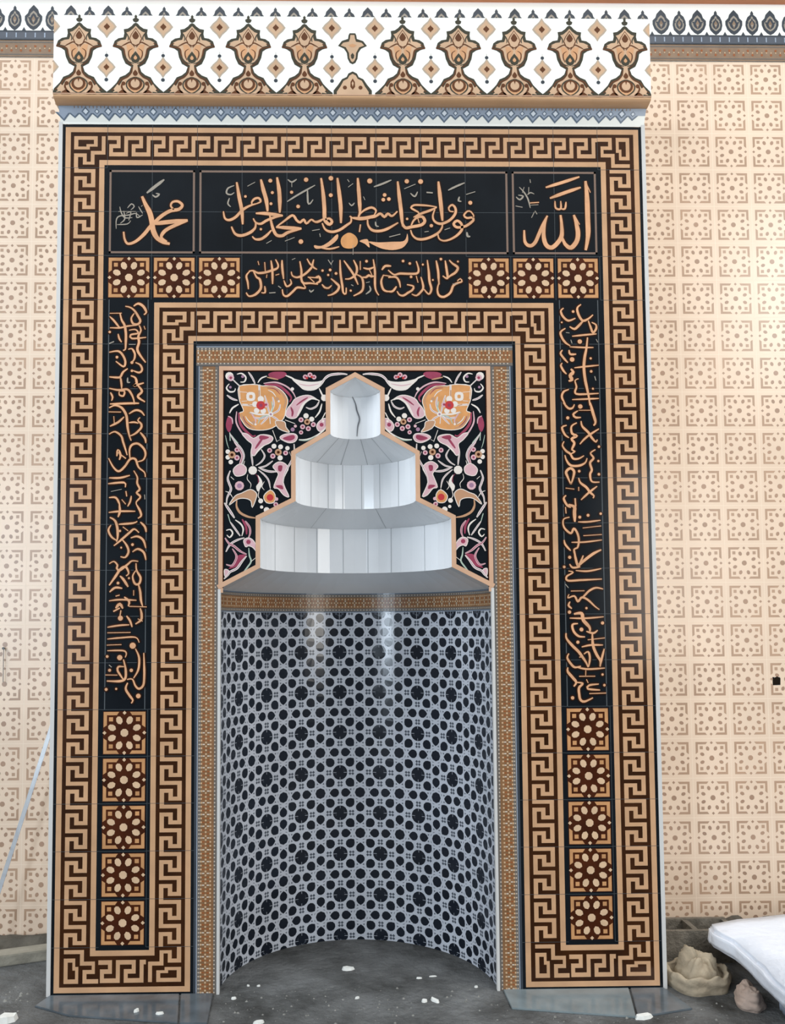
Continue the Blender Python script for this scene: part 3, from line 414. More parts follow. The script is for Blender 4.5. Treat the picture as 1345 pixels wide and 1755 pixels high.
def corner(mb, x, z, q):              # tile with its top-left at x, z; q quarter turns clockwise
    def f(u0, w0, u1, w1, m, h):
        p = []
        for u, w in ((u0, w0), (u1, w1)):
            a, b = u - .5, w - .5
            for _ in range(q): a, b = -b, a
            p.append((a + .5, b + .5))
        (a, b), (c, d) = p
        mb.rect(x + min(a, c) * T, z - max(b, d) * T, x + max(a, c) * T, z - min(b, d) * T, m, h)
    f(0, 0, 1, 1, 'brown', 0.0)
    f(0, 0, 1, .065, 'black', .0003); f(0, .065, .065, 1, 'black', .0003); f(.935, .935, 1, 1, 'black', .0003)
    f(.065, .065, 1, .18, 'tan', H0); f(.065, .18, .18, 1, 'tan', H0)
    f(.82, .82, 1, .935, 'tan', H0); f(.82, .935, .935, 1, 'tan', H0)
    for a, b, c, d in CORNER:
        f((a - 60) / 604, (b - 60) / 604, min(1, (c - 60) / 604), min(1, (d - 60) / 604), 'tan', H1)
# outer arch
corner(mn, -1.3, 3.8, 0); run(mn, place_h(-1.1, 3.8), 11, .37); corner(mn, 1.1, 3.8, 1)
run_v_sym(mn, 3.6, -1.1, 17, .03); run_v_sym(mn, 3.6, 1.3, 17, .0)
# inner arch
corner(mn, -.9, 3.0, 0); run(mn, place_h(-.7, 3.0), 7, .37); corner(mn, .7, 3.0, 1)
run_v_sym(mn, 2.8, -.7, 13, .03); run_v_sym(mn, 2.8, .9, 13, .0)
# feet
for x in (-1.3, .7):
    corner(mn, x, .2, 3); run(mn, place_h(x + .2, .2), 1, .37); corner(mn, x + .4, .2, 2)
# fine joints between tiles
for j in range(1, 19):
    z = 3.8 - .2 * j
    for a, b in ((-1.3, -1.1), (1.1, 1.3)): mn.rect(a, z - .0007, b, z + .0007, 'joint_dark', .0011)
    if z < 2.9:
        for a, b in ((-.9, -.7), (.7, .9)): mn.rect(a, z - .0007, b, z + .0007, 'joint_dark', .0011)
for i in range(-6, 7):
    x = i * .2 - .1
    mn.rect(x - .0007, 3.6, x + .0007, 3.8, 'joint_dark', .0011)
    if abs(x) < .8: mn.rect(x - .0007, 2.8, x + .0007, 3.0, 'joint_dark', .0011)
part(mn, 'key_pattern_border')

# ---- lettering helpers
CODE = {'o': 'gold', 'g': 'silver', 'O': 'floral_orange', 'T': 'gold'}
FLOR = {'O': 'floral_orange', 'T': 'floral_tan', 't': 'floral_tan', 'w': 'floral_white', 'W': 'floral_white', 'k': 'pink', 'K': 'pink',
        'm': 'plum', 'M': 'plum', 'R': 'red', 'p': 'mauve', 'v': 'sage'}
def ink(mb, key, table, lim=None, mir=False, h0=0.0008, dh=0.00002, wk=1.0, halo=None):
    items = []
    def pt(s):
        x, z = s.split(','); x = float(x) / 1000; z = float(z) / 1000
        if mir: x = -x
        if lim: x = min(max(x, lim[0]), lim[1]); z = min(max(z, lim[2]), lim[3])
        return (x, z)
    h = h0
    for item in INK[key].split('|'):
        t = item.split(' '); kind, col = t[0][0], t[0][1]; m = table.get(col, 'gold')
        if kind == 'd':
            a, b, r = t[1].split(','); x, z = pt(a + ',' + b); items.append(('d', m, [(x, z)], float(r) / 1000))
        elif kind == 'f': items.append(('f', m, [pt(s) for s in t[1:]], 0))
        else: items.append(('s', m, [pt(s) for s in t[2:]], float(t[1]) / 1000))
    if halo:
        for k, m, p, w in items:
            if m == 'silver': continue
            h += dh
            if k == 'd': mb.disc(p[0][0], p[0][1], w * .92 + halo, 'halo', h, 10)
            elif k == 's': mb.ribbon(p, w * wk + 2 * halo, 'halo', h, taper=.8)
    for k, m, p, w in items:
        h += dh
        if k == 'd':
            mb.disc(p[0][0], p[0][1], w * .92, m, h, 10)
            if table is FLOR and w > .010 and m in ('pink', 'floral_tan'): mb.disc(p[0][0], p[0][1], w * .42, 'plum' if m == 'pink' else 'rose_brown', h + dh * .5, 7)
        elif k == 'f':
            q = closed_spline(p); mb.poly(q, m, h)
            if table is FLOR and m not in ('floral_white', 'plum'):
                h += dh; mb.ribbon(q + [q[0]], .0034, 'floral_white', h, taper=0, smooth=False)
        else:
            mb.ribbon(p, w * wk, m, h)
            if table is FLOR and w * wk > .0075 and m in ('floral_white', 'pink'):
                mb.ribbon(p, w * wk * .30, 'plum' if m == 'pink' else 'mauve', h + dh * .5, taper=.2)

def panel(x0, x1, z0, z1, keys, line, name='inscription_panel', label=None, margin=0.0, wk=1.12, halo=.004):
    mb = MB(); mb.rect(x0, z0, x1, z1, 'black')
    if line:
        d, w = line
        a, b, c, e = x0 + d, x1 - d, z0 + d, z1 - d
        for r in ((a, e - w, b, e), (a, c, b, c + w), (a, c, a + w, e), (b - w, c, b, e)): mb.rect(r[0], r[1], r[2], r[3], 'panel_line', .0004)
    x = math.ceil((x0 + .001 + .1) / .2) * .2 - .1
    while x < x1 - .01:
        if x > x0 + .01: mb.rect(x - .0008, z0, x + .0008, z1, 'joint_dark', .0003)
        x += .2
    z = math.ceil((z0 + .001) / .2) * .2
    while z < z1 - .01:
        mb.rect(x0, z - .0008, x1, z + .0008, 'joint_dark', .0003); z += .2
    k = {}
    if label: k['label'] = label
    p = part(mb, name, **k)
    for key in keys:
        lt = MB(); ink(lt, key, CODE, (x0 + .008, x1 - .008, z0 + .004, z1 - .004), wk=wk, halo=halo); lt.build('lettering', p)
    return p
panel(-1.1, -.7, 3.2, 3.6, ['muhammad'], (.010, .009), label='square black panel with the gold word for Muhammad')
panel(-.7, .7, 3.2, 3.6, ['kursi_main'], (.010, .009), label='wide black panel with one large line of gold script')
panel(.7, 1.1, 3.2, 3.6, ['allah'], (.010, .009), label='square black panel with the gold word for Allah')
panel(-.5, .5, 3.0, 3.2, ['kursi_top'], None, wk=1.25, halo=.0055, label='narrow black panel with crowded small gold script')
for a, key, lb in ((-1.1, 'band_left', 'tall black panel with gold script running down the left leg'),
                   (.9, 'band_right', 'tall black panel with gold script running down the right leg')):
    p = panel(a, a + .2, 1.2, 3.0, [key], None, wk=1.2, halo=.0055, label=lb)
    q = MB()
    for x in (a + .014, a + .186): q.rect(x - .002, 1.2, x + .002, 3.0, 'joint_dark', .0004)
    q.build('edge_line', p)

# ---- rosette tiles of the frame
def rose_tile(cx, cz):
    mb = MB(); mb.rect(cx - .1, cz - .1, cx + .1, cz + .1, 'black')
    mb.rect(cx - .092, cz - .092, cx + .092, cz + .092, 'rose_brown', .0002)
    mb.rect(cx - .1, cz + .0985, cx + .1, cz + .1, 'joint_dark', .0003); mb.rect(cx + .0985, cz - .1, cx + .1, cz + .1, 'joint_dark', .0003)
    rosette(mb, cx, cz, .2 * 1.09, 'rose_light', 'rose_tan', 'rose_tan', .0006, .105, 1.12, .345, 0)
    mb.disc(cx, cz, .0175, 'rose_light', .0008, 8, rot=PI / 8)
    part(mb, 'rosette_tile')
for x in (-1.0, -.8, -.6, .6, .8, 1.0): rose_tile(x, 3.1)
for k in range(5):
    for x in (-1.0, 1.0): rose_tile(x, 1.1 - .2 * k)

# ---- mosaic strip round the opening
def mosaic(mb, u0, u1, v0, w, f, h=0.0, side=0):
    """strip along u from u0 to u1, across from v0 to v0+w"""
    n = max(1, int((u1 - u0) / .03))
    for i in range(n):
        a = u0 + (u1 - u0) * i / n; b = u0 + (u1 - u0) * (i + 1) / n
        f(mb, a, v0, b, v0 + w, 'mosaic', h)
        e = [(0, .05, 'blue_dark'), (.05, .20, 'mosaic_grey'), (.80, .95, 'mosaic_grey'), (.95, 1, 'blue_dark')]
        if side: e = [(0, .11, 'slate'), (.11, .14, 'blue_grey'), (.14, .28, 'mosaic_grey'), (.84, .97, 'mosaic_grey'), (.97, 1, 'slate')]
        if side < 0: e = [(1 - q, 1 - p, m) for p, q, m in e]
        for p, q, m in e:
            f(mb, a, v0 + w * p, b, v0 + w * q, m, h + .0003)
    s = w * .165; k = int((u1 - u0) / s)
    for i in range(k):
        u = u0 + (i + .5) * s
        for v, m, r in ((.21 if side > 0 else .125, 'mosaic_dot2', .026), (.79 if side < 0 else .875, 'mosaic_dot2', .026)):
            f(mb, u - r * w, v0 + (v - r) * w, u + r * w, v0 + (v + r) * w, m, h + .0006)
        for v in (.30, .50, .70):
            o_ = 0 if v != .5 else s / 2
            uu = u + o_
            if uu + .04 * w > u1: continue
            f(mb, uu - .036 * w, v0 + (v - .036) * w, uu + .036 * w, v0 + (v + .036) * w, 'mosaic_dot', h + .0006)
        for v in (.40, .60):
            f(mb, u - .026 * w, v0 + (v - .05) * w, u + .026 * w, v0 + (v + .05) * w, 'mosaic_red' if i % 3 else 'mosaic_dot2', h + .0005)
fh = lambda mb, a, b, c, d, m, h: mb.rect(a, b, c, d, m, h)
fv = lambda mb, a, b, c, d, m, h: mb.rect(b, a, d, c, m, h)
mb = MB()
mosaic(mb, -.7, .7, 2.7, .1, fh, 0, -1); mosaic(mb, 0, 2.7, -.7, .1, fv, 0, 1); mosaic(mb, 0, 2.7, .6, .1, fv, 0, -1)
part(mb, 'mosaic_border')

# ---- niche: half-round lining
def cyl(rad): return lambda u, v, h: ((rad - h) * math.sin(u / rad), (rad - h) * math.cos(u / rad), v)
UMAX = PI / 2 * R
ln = MB(cyl(R)); TOPZ = 1.620
ln.rect(-UMAX, 0, UMAX, TOPZ, 'lattice', 0, div=.012)
def cpoly(pts, m, h):
    if all(abs(p[0]) > UMAX for p in pts) or all(p[1] > TOPZ for p in pts) or all(p[1] < 0 for p in pts): return
    ln.poly([(min(max(u, -UMAX), UMAX), min(max(v, 0), TOPZ)) for u, v in pts], m, h)
def blob(cu, cv, r, m, h, point=None, n=10):
    q = []
    for i in range(n):
        a = 2 * PI * i / n + (point or 0)
        k = 1.22 if (point is not None and i == 0) else 1.0
        q.append((cu + r * k * math.cos(a), cv + r * k * math.sin(a)))
    cpoly(q, m, h)
S = .2 / 456
for i in range(-6, 7):
    for j in range(-1, 10):
        u0 = -.072 + .2 * i; v0 = 1.62 - .2 * j
        blob(u0, v0, 84 * S, 'lattice_dark', .0005, n=16)
        for a in range(8):            # petals of the centre rosette
            an = a * PI / 4 + PI / 8
            blob(u0 + 40 * S * math.cos(an), v0 + 40 * S * math.sin(an), 15 * S, 'lattice_mid', .0008, n=6)
        for sx in (1, -1):
            for sy in (1, -1):
                blob(u0 + sx * 113 * S, v0 + sy * 113 * S, 52 * S, 'lattice_dark', .0005, point=math.atan2(sy, sx))
            blob(u0 + sx * 61 * S, v0 + 228 * S, 50 * S, 'lattice_dark', .0005, point=0 if sx > 0 else PI)
            blob(u0 + 228 * S, v0 + sx * 61 * S, 50 * S, 'lattice_dark', .0005, point=sx * PI / 2)
        blob(u0 + 228 * S, v0 + 228 * S, 60 * S, 'lattice_dark', .0005, n=8)
        for k in range(4):            # small cross stars on the axes
            ax, az = ((130, 0), (-130, 0), (0, 130), (0, -130))[k]
            for dx, dz in ((16, 16), (-16, 16), (16, -16), (-16, -16)):
                blob(u0 + (ax + dx) * S, v0 + (az + dz) * S, 17 * S, 'lattice_mid', .0006, n=4)
        for k in range(4):            # little triangles round the octagon
            a = k * PI / 2; ca, sa = math.cos(a), math.sin(a)
            for q in (((76, 20), (76, 40), (62, 54)), ((76, -20), (76, -40), (62, -54)), ((104, 22), (118, 42), (96, 44)), ((104, -22), (118, -42), (96, -44))):
                cpoly([(u0 + 228 * S + (x * ca - y * sa) * S, v0 + 228 * S + (x * sa + y * ca) * S) for x, y in q], 'lattice_mid', .0006)
for j in range(0, 9):
    z = 1.62 - .2 * j
    if z > 0.01: ln.rect(-UMAX, z - .0008, UMAX, z + .0008, 'lattice', .0010, div=.012)
for i in range(-5, 6):
    u = -.072 + .2 * i
    if abs(u) < UMAX: ln.rect(u - .0008, 0, u + .0008, TOPZ, 'lattice', .0010)
part(ln, 'lattice_lining')
nb = MB(cyl(R)); mosaic(nb, -UMAX, UMAX, 1.62, .095, fh, .001)
part(nb, 'niche_band')
for sx in (-1, 1):
    mb = MB(); a, b = sorted((sx * .590, sx * .602)); mb.box(a, b, -.003, .02, 0, 1.716, 'edge_grey'); part(mb, 'corner_trim')

# ---- stepped hood
PROF = [(.598, 1.715), (.418, 1.808), (.418, 2.022), (.263, 2.100), (.263, 2.308), (.110, 2.398), (.110, 2.590), (0.0, 2.650)]
def hood(i, name, n, seams=()):
    (r0, z0), (r1, z1) = PROF[i], PROF[i + 1]
    mb = MB()
    for k in range(n):
        a0, a1 = -PI / 2 + PI * k / n, -PI / 2 + PI * (k + 1) / n
        p = [(r0 * math.sin(a0), r0 * math.cos(a0), z0), (r0 * math.sin(a1), r0 * math.cos(a1), z0),
             (r1 * math.sin(a1), r1 * math.cos(a1), z1), (r1 * math.sin(a0), r1 * math.cos(a0), z1)]
        if r1 < 1e-6: p = p[:3]
        mb.raw(p, [tuple(range(len(p)))], 'marble')
    for s in seams:
        s = math.radians(s); w = .0009; e = .0022; q = []
        for r, z in ((r0, z0), (r1, z1)):
            rr = max(r - e, 1e-4); d = w / max(rr, .02)
            q += [(rr * math.sin(s - d), rr * math.cos(s - d), z), (rr * math.sin(s + d), rr * math.cos(s + d), z)]
        mb.raw([q[0], q[1], q[3], q[2]], [(0, 1, 2, 3)], 'marble_joint')
    return mb
for i, n, sm in ((0, 18, ()), (2, 16, (-30, 22)), (4, 14, (-42, -14, 14, 42)), (6, 8, ())): part(hood(i, 'hood_soffit', n, sm), 'hood_soffit')
for i, n, sm in ((1, 22, (-62, -43, -25.5, -7.2, 9.4, 25.5, 52)), (3, 18, (-50, -28, -12, 7.5, 27, 50))): part(hood(i, 'hood_wall', n, sm), 'hood_wall')
hw = hood(5, 'hood_wall', 12); o = part(hw, 'hood_wall')
ck = MB(lambda u, v, h: ((.108 - h) * math.sin(u / .108), (.108 - h) * math.cos(u / .108), v))
ck.ribbon([(-.010, 2.592), (.004, 2.56), (.010, 2.53), (.022, 2.49), (.014, 2.455), (.010, 2.41)], .006, 'crack', .003, taper=.5)
ck.build('crack', o, label='dark wavy crack in the topmost tier')

# ---- black floral spandrels and the peach stepped trim
left = [(-.583, 1.726), (-.583, 2.69), (0, 2.69), (0, 2.655)] + [(-r, z) for r, z in reversed(PROF[1:-1])]
for mir in (False, True):
    s = -1 if mir else 1
    mb = MB(); mb.poly([(x * s, z) for x, z in left], 'black'); sp = part(mb, 'spandrel')
    fl = MB(); ink(fl, 'floral', FLOR, (-.575, -.0, 1.72, 2.682) if not mir else (0, .575, 1.72, 2.682), mir, .0006, .00001, .84)
    fl.build('floral_pattern', sp)
mb = MB()
tr = [(-r, z) for r, z in PROF[:-1]] + [(0, 2.650)] + [(r, z) for r, z in reversed(PROF[:-1])]
mb.mitred(tr, .020, 'trim_peach', .0038, side=.5)
# returns of the trim into the hood
n = len(tr)
for i in range(n - 1):
    (a, b), (c, d) = tr[i], tr[i + 1]
    mb.raw([(a, -.0035, b), (c, -.0035, d), (c, .006, d), (a, .006, b)], [(0, 1, 2, 3)], 'trim_peach')
part(mb, 'stepped_trim')
mb = MB(); mb.mitred([(-.600, 1.70), (-.600, 2.70), (.600, 2.70), (.600, 1.70)], .021, 'trim_peach', .0028, side=-.5)
mb.mitred([(-.581, 1.72), (-.581, 2.681), (.581, 2.681), (.581, 1.72)], .004, 'rose_brown', .0032, side=-.5)
part(mb, 'opening_frame')

# ---- cornice
CT = [(-.004, 3.800), (-.004, 3.818), (-.060, 3.866)]
mb = MB(); X1 = 1.318
mb.raw([(-X1 + .012, -.002, 3.800), (X1 - .012, -.002, 3.800), (X1 - .012, -.004, 3.808), (-X1 + .012, -.004, 3.808)], [(0, 1, 2, 3)], 'white')
part(mb, 'white_fillet')
SL = math.hypot(.056, .050)
def slope(u, v, h):                    # v 0..1 up the sloping strip
    return (u * (1 + .0 * v), -.004 - .028 * v - h * .9, 3.808 + .058 * v - h * .5)
ls = MB(slope)
ls.rect(-X1 + .008, 0, X1 - .004, 1, 'white')
for i in range(-14, 14):
    x = i * .1 + .007
    if abs(x) > 1.30: continue
    ls.poly([(x - .036, .62), (x + .036, .62), (x, .06)], 'blue_dark', .0005)
    ls.poly([(x - .026, .62), (x + .026, .62), (x, .20)], 'blue_grey', .0008)
    if -1.30 < x + .05 < 1.29:
        y = x + .05
        ls.poly([(y - .030, .62), (y + .030, .62), (y, .24)], 'blue_dark', .0005)
        ls.poly([(y - .020, .62), (y + .020, .62), (y, .36)], 'blue_grey', .0008)
ls.rect(-X1 + .008, .56, X1 - .004, 1, 'blue_grey', .0006)
for i in range(-13, 14):
    x = i * .1 + .007
    if abs(x) > 1.27: continue
    for c, r in ((x, .019), (x + .05, .012)):
        ls.poly([(c - r, .66), (c, .66 + r * 15), (c + r, .66), (c, .66 - r * 15)], 'blue_dark', .0010)
        ls.poly([(c - r * .6, .66), (c, .66 + r * 9), (c + r * .6, .66), (c, .66 - r * 9)], 'blue_pale', .0013)
    for k in range(6): ls.rect(x - .05 + k * .0167, .86, x - .046 + k * .0167, .99, 'taupe', .0010)
part(ls, 'pointed_strip')
cv = MB(); prev = None; N = 10; rows = []
for k in range(N + 1):
    a = PI / 2 * k / N
    rows.append((-.030 - .054 * math.sin(a), 3.866 + .020 * (1 - math.cos(a))))
for k in range(N):
    (y0, z0), (y1, z1) = rows[k], rows[k + 1]
    cv.raw([(-X1, y0, z0), (X1, y0, z0), (X1, y1, z1), (-X1, y1, z1)], [(0, 1, 2, 3)], 'peach')
for s in (-1, 1): cv.raw([(s * X1, y, z) for y, z in rows] + [(s * X1, .1, rows[-1][1]), (s * X1, .1, rows[0][1])], [tuple(range(N + 3))], 'peach')
cv.raw([(-X1, -.030, 3.866), (X1, -.030, 3.866), (X1, .1, 3.866), (-X1, .1, 3.866)], [(0, 1, 2, 3)], 'plaster')
part(cv, 'cove')
FZ0, FZ1, FY = 3.886, 4.246, -.084
mb = MB(); mb.box(-X1, X1, FY, WALL_Y - .02, FZ0, FZ1, 'white'); fb = part(mb, 'cornice_frieze')
ff = MB(lambda u, v, h: (u, FY - h, v))
K = .000312
SIL = [(0, 190), (30, 205), (60, 240), (110, 275), (168, 285), (160, 345), (172, 400), (240, 412), (295, 450), (322, 530), (250, 555), (200, 590),
       (182, 680), (140, 770), (60, 815), (85, 885), (140, 930), (215, 960), (262, 1040), (340, 1120), (395, 1165), (395, 1205)]
INN = [(0, 235), (36, 275), (90, 318), (130, 330), (122, 385), (142, 436), (210, 452), (250, 480), (262, 508), (205, 522), (160, 572),
       (142, 660), (104, 735), (28, 792), (42, 895), (102, 965), (176, 1004), (222, 1080), (285, 1148), (322, 1180)]
def fz(y): return FZ0 + (1200 - y) * .000324
def put(xc, pts, m, h, sx=1.0, both=True):
    q = [(xc + x * K * sx, fz(y)) for x, y in pts]
    if both: q += [(xc - x * K * sx, fz(y)) for x, y in reversed(pts) if x > 1e-6]
    ff.poly([(min(max(a, -X1), X1), max(b, FZ0)) for a, b in q], m, h)
def motif(xc, sx=1.0, full=True):
    put(xc, SIL, 'olive', .0004, sx); put(xc, INN, 'frieze_tan', .0007, sx)
    if full:
        put(xc, [(0, 75), (20, 100), (14, 122), (46, 142), (36, 172), (10, 186)], 'olive', .0005)
    for s in (1, -1):                  # leaf halves
        q = [(15, 560), (60, 500), (130, 500), (110, 600), (75, 690), (35, 640)]
        ff.poly([(xc + s * x * K * sx, fz(y)) for x, y in q], 'frieze_orange', .0010)
        q = [(60, 470), (120, 430), (200, 440), (262, 470), (262, 512), (200, 500), (130, 492)]
        ff.poly([(xc + s * x * K * sx, fz(y)) for x, y in q], 'frieze_tan', .0010)
        ff.ribbon([(xc + s * x * K * sx, fz(y)) for x, y in ((10, 540), (70, 470), (140, 495), (200, 530))], .006, 'frieze_brown', .0012, taper=.4)
        ff.ribbon([(xc + s * x * K * sx, fz(y)) for x, y in ((138, 330), (100, 400), (110, 450))], .005, 'olive', .0012, taper=.4)
        ff.ribbon([(xc + s * x * K * sx, fz(y)) for x, y in ((172, 640), (130, 700), (90, 745), (20, 770))], .006, 'olive', .0012, taper=.4)
        ff.ribbon([(xc + s * x * K * sx, fz(y)) for x, y in ((165, 1020), (190, 1090), (160, 1150), (120, 1190))], .008, 'frieze_brown', .0012, taper=.4)
        ff.ribbon([(xc + s * x * K * sx, fz(y)) for x, y in ((250, 480), (300, 505), (312, 530), (240, 535), (170, 560), (150, 640), (120, 730), (50, 795))], .0065, 'frieze_brown', .0011, taper=.5)
        ff.ribbon([(xc + s * x * K * sx, fz(y)) for x, y in ((45, 560), (90, 590), (96, 650), (70, 720))], .005, 'frieze_brown', .0013, taper=.4)
        ff.ribbon([(xc + s * x * K * sx, fz(y)) for x, y in ((48, 820), (58, 900), (120, 965), (200, 1000), (250, 1080), (330, 1150))], .0065, 'frieze_brown', .0011, taper=.6)
        ff.ribbon([(xc + s * x * K * sx, fz(y)) for x, y in ((0, 960), (70, 985), (120, 1040), (110, 1110), (50, 1165), (0, 1185))], .006, 'olive', .0015, taper=.6)
        ff.poly([(xc + s * x * K * sx, fz(y)) for x, y in ((100, 1190), (140, 1150), (190, 1140), (240, 1180), (245, 1204), (110, 1204))], 'frieze_brown', .0012)
        ff.disc(xc + s * 165 * K * sx, fz(1050), 30 * K, 'frieze_brown', .0013, 8)
        q = [(200, 1100), (250, 1060), (300, 1130), (270, 1170), (220, 1160)]
        ff.poly([(xc + s * x * K * sx, fz(y)) for x, y in q], 'frieze_tan', .0013)
        q = [(230, 1200), (250, 1165), (310, 1175), (340, 1130), (395, 1165), (395, 1205)]
        ff.poly([(min(max(xc + s * x * K * sx, -X1), X1), fz(y)) for x, y in q], 'olive', .0014)
    def drop(cy, w, hh, m, h): ff.poly([(xc + a * K * sx, fz(b)) for a, b in ((0, cy - hh), (w * .7, cy - hh * .3), (w, cy + hh * .2), (w * .6, cy + hh * .8), (0, cy + hh), (-w * .6, cy + hh * .8), (-w, cy + hh * .2), (-w * .7, cy - hh * .3))], m, h)
    drop(395, 92, 130, 'frieze_brown', .0014); drop(395, 78, 115, 'frieze_tan', .0016); drop(370, 48, 62, 'frieze_brown', .0018)
    drop(680, 70, 85, 'olive', .0014); drop(685, 26, 32, 'frieze_orange', .0018)
    drop(900, 36, 45, 'frieze_brown', .0016)
    ff.disc(xc, fz(1050), 100 * K * sx, 'frieze_brown', .0014, 14); ff.disc(xc, fz(1050), 64 * K * sx, 'frieze_tan', .0016, 14)
    put(xc, [(0, 1120), (60, 1105), (110, 1050), (140, 1000), (128, 1080), (90, 1140), (0, 1185)], 'frieze_orange', .0013, sx)
    ff.poly([(xc - 14 * K, fz(985)), (xc, fz(1035)), (xc + 14 * K, fz(985))], 'frieze_brown', .0018)
def lozenge(xc, cy, r, tips, sx=1.0):
    def L(k, m, h):
        q = [(0, -1.25), (.30, -.80), (.75, -.40), (1.05, 0), (.75, .40), (.30, .80), (0, 1.25), (-.30, .80), (-.75, .40), (-1.05, 0), (-.75, -.40), (-.30, -.80)]
        ff.poly([(min(max(xc + a * r * k * K * sx, -X1), X1), fz(cy + b * r * k)) for a, b in q], m, h)
    L(1, 'diamond_edge', .0004); L(.78, 'frieze_tan', .0007); L(.32, 'frieze_brown', .0010)
    if True and tips and abs(xc) < X1:
        ff.disc(xc, fz(cy - r * 1.35), 26 * K, 'slate', .0005, 8); ff.disc(xc, fz(cy + r * 1.45), 28 * K, 'slate', .0005, 8)
    if abs(xc) < X1 - .003: ff.rect(xc - .0008, fz(cy - 60 - r), xc + .0008, min(FZ1, fz(cy - r * 1.8)), 'silver', .0003)
cs = [s * (.217 + .2475 * k) for k in range(5) for s in (1, -1)]
for x in cs: motif(x)
# short middle motif, cut where two tiles meet
put(-.005, [(0, 320), (40, 320), (55, 350), (62, 400), (150, 430), (205, 500), (120, 540), (80, 600), (70, 680), (40, 740), (0, 760)], 'olive', .0004)
put(-.005, [(0, 345), (28, 345), (36, 400), (50, 440), (130, 455), (165, 495), (95, 520), (50, 600), (44, 670), (22, 715), (0, 730)], 'frieze_tan', .0007)
put(-.005, [(0, 470), (60, 490), (20, 520), (0, 520)], 'frieze_orange', .0010); put(-.005, [(0, 600), (24, 630), (20, 670), (0, 690)], 'olive', .0010)
put(-.005, [(0, 860), (60, 890), (85, 940), (150, 970), (205, 1050), (270, 1130), (270, 1205)], 'olive', .0004)
put(-.005, [(0, 895), (45, 920), (70, 965), (130, 995), (170, 1070), (225, 1150), (225, 1190)], 'frieze_tan', .0007)
put(-.005, [(0, 960), (30, 1010), (34, 1080), (0, 1120)], 'frieze_brown', .0010); put(-.005, [(0, 1000), (14, 1030), (0, 1080)], 'frieze_tan', .0013)
for s in (1, -1): ff.disc(-.005 + s * 110 * K, fz(1090), 30 * K, 'frieze_brown', .0010, 8)
for s in (1, -1):
    for k in range(6):
        x = s * (.095 + (.2475 * k)) - .001
        lozenge(x, 250, 132, False); lozenge(x, 820, 122, True)
ff.rect(-X1, FZ0, X1, FZ0 + .004, 'trim_peach', .0020)
ff.build('floral_pattern', fb)

# ================================================================ things on the floor
def solid(name, parts_, label, cat, group=None):
    pass
def slab(name, pts, z0, z1, m, bevel=.004):
    import bmesh
    b = bmesh.new(); vs = [b.verts.new((x, y, z0)) for x, y in pts]; f = b.faces.new(vs)
    r = bmesh.ops.extrude_face_region(b, geom=[f])
    for e in r['geom']:
        if isinstance(e, bmesh.types.BMVert): e.co.z = z1
    bmesh.ops.recalc_face_normals(b, faces=b.faces)
    if bevel: bmesh.ops.bevel(b, geom=b.edges[:], offset=bevel, segments=2, affect='EDGES')
    me = D_.meshes.new(name); b.to_mesh(me); b.free(); me.materials.append(M[m])
    o = D_.objects.new(name, me); COL.objects.link(o); return o
def tag(o, label, cat, group=None):
    o['label'] = label; o['category'] = cat
    if group: o['group'] = group
    return o
G1 = 'dark granite slabs along the foot of the niche'
tag(slab('granite_slab', [(-1.30, -.004), (-.758, -.004), (-.716, -.262), (-1.16, -.190), (-1.33, -.10)], 0.0, .008, 'granite', .002), 'long dark glossy granite slab under the left leg of the niche', 'slab', G1)
tag(slab('granite_slab', [(-.751, -.004), (-.615, -.004), (-.60, -.268), (-.708, -.264)], 0.0, .008, 'granite', .002), 'short granite slab between the long left slab and the niche opening', 'slab', G1)
tag(slab('granite_slab', [(.615, -.004), (1.150, -.004), (1.088, -.266), (.615, -.176)], 0.0, .008, 'granite_pale', .002), 'long grey-blue granite slab under the right leg of the niche', 'slab', G1)
tag(slab('granite_slab', [(1.158, -.004), (1.30, -.004), (1.34, -.20), (1.096, -.268)], 0.0, .008, 'granite', .002), 'small granite slab at the right corner, next to the crumpled sack', 'slab', G1)

CH = 'plaster chips lying on the floor'
chips = [(-.042, .236, .060, .030, .1, 'largest pale chip, in the middle of the niche floor'),
         (.313, -.091, .060, .024, -.9, 'long slanting chip in front of the right half of the niche'),
         (.269, -.095, .026, .022, .3, 'small chip just left of the long slanting chip'),
         (.270, .133, .034, .014, .1, 'thin chip on the right side of the niche floor'),
         (.335, .150, .040, .010, .1, 'faint sliver right behind the thin chip in the niche'),
         (-.008, -.055, .024, .016, .4, 'tiny chip on the centre line at the mouth of the niche'),
         (-.524, -.045, .024, .018, .2, 'tiny chip beside the left white corner trim'),
         (-.476, .078, .016, .014, .5, 'left one of two specks inside the niche on the left'),
         (-.430, .076, .018, .014, .5, 'right one of two specks inside the niche on the left'),
         (.506, .037, .018, .016, .5, 'speck against the right side of the niche wall'),
         (-.400, -.262, .050, .024, .3, 'chip at the bottom edge left of centre'),
         (-1.395, -.215, .090, .060, .6, 'broad pale flake at the lower left corner'),
         (1.12, -.262, .090, .036, .2, 'flat white flake in front of the small right granite slab'),
         (-.90, -.165, .030, .022, .8, 'chip lying on the front edge of the long left granite slab'),
         (-.80, -.190, .040, .018, .1, 'flat chip near the joint of the left granite slabs')]
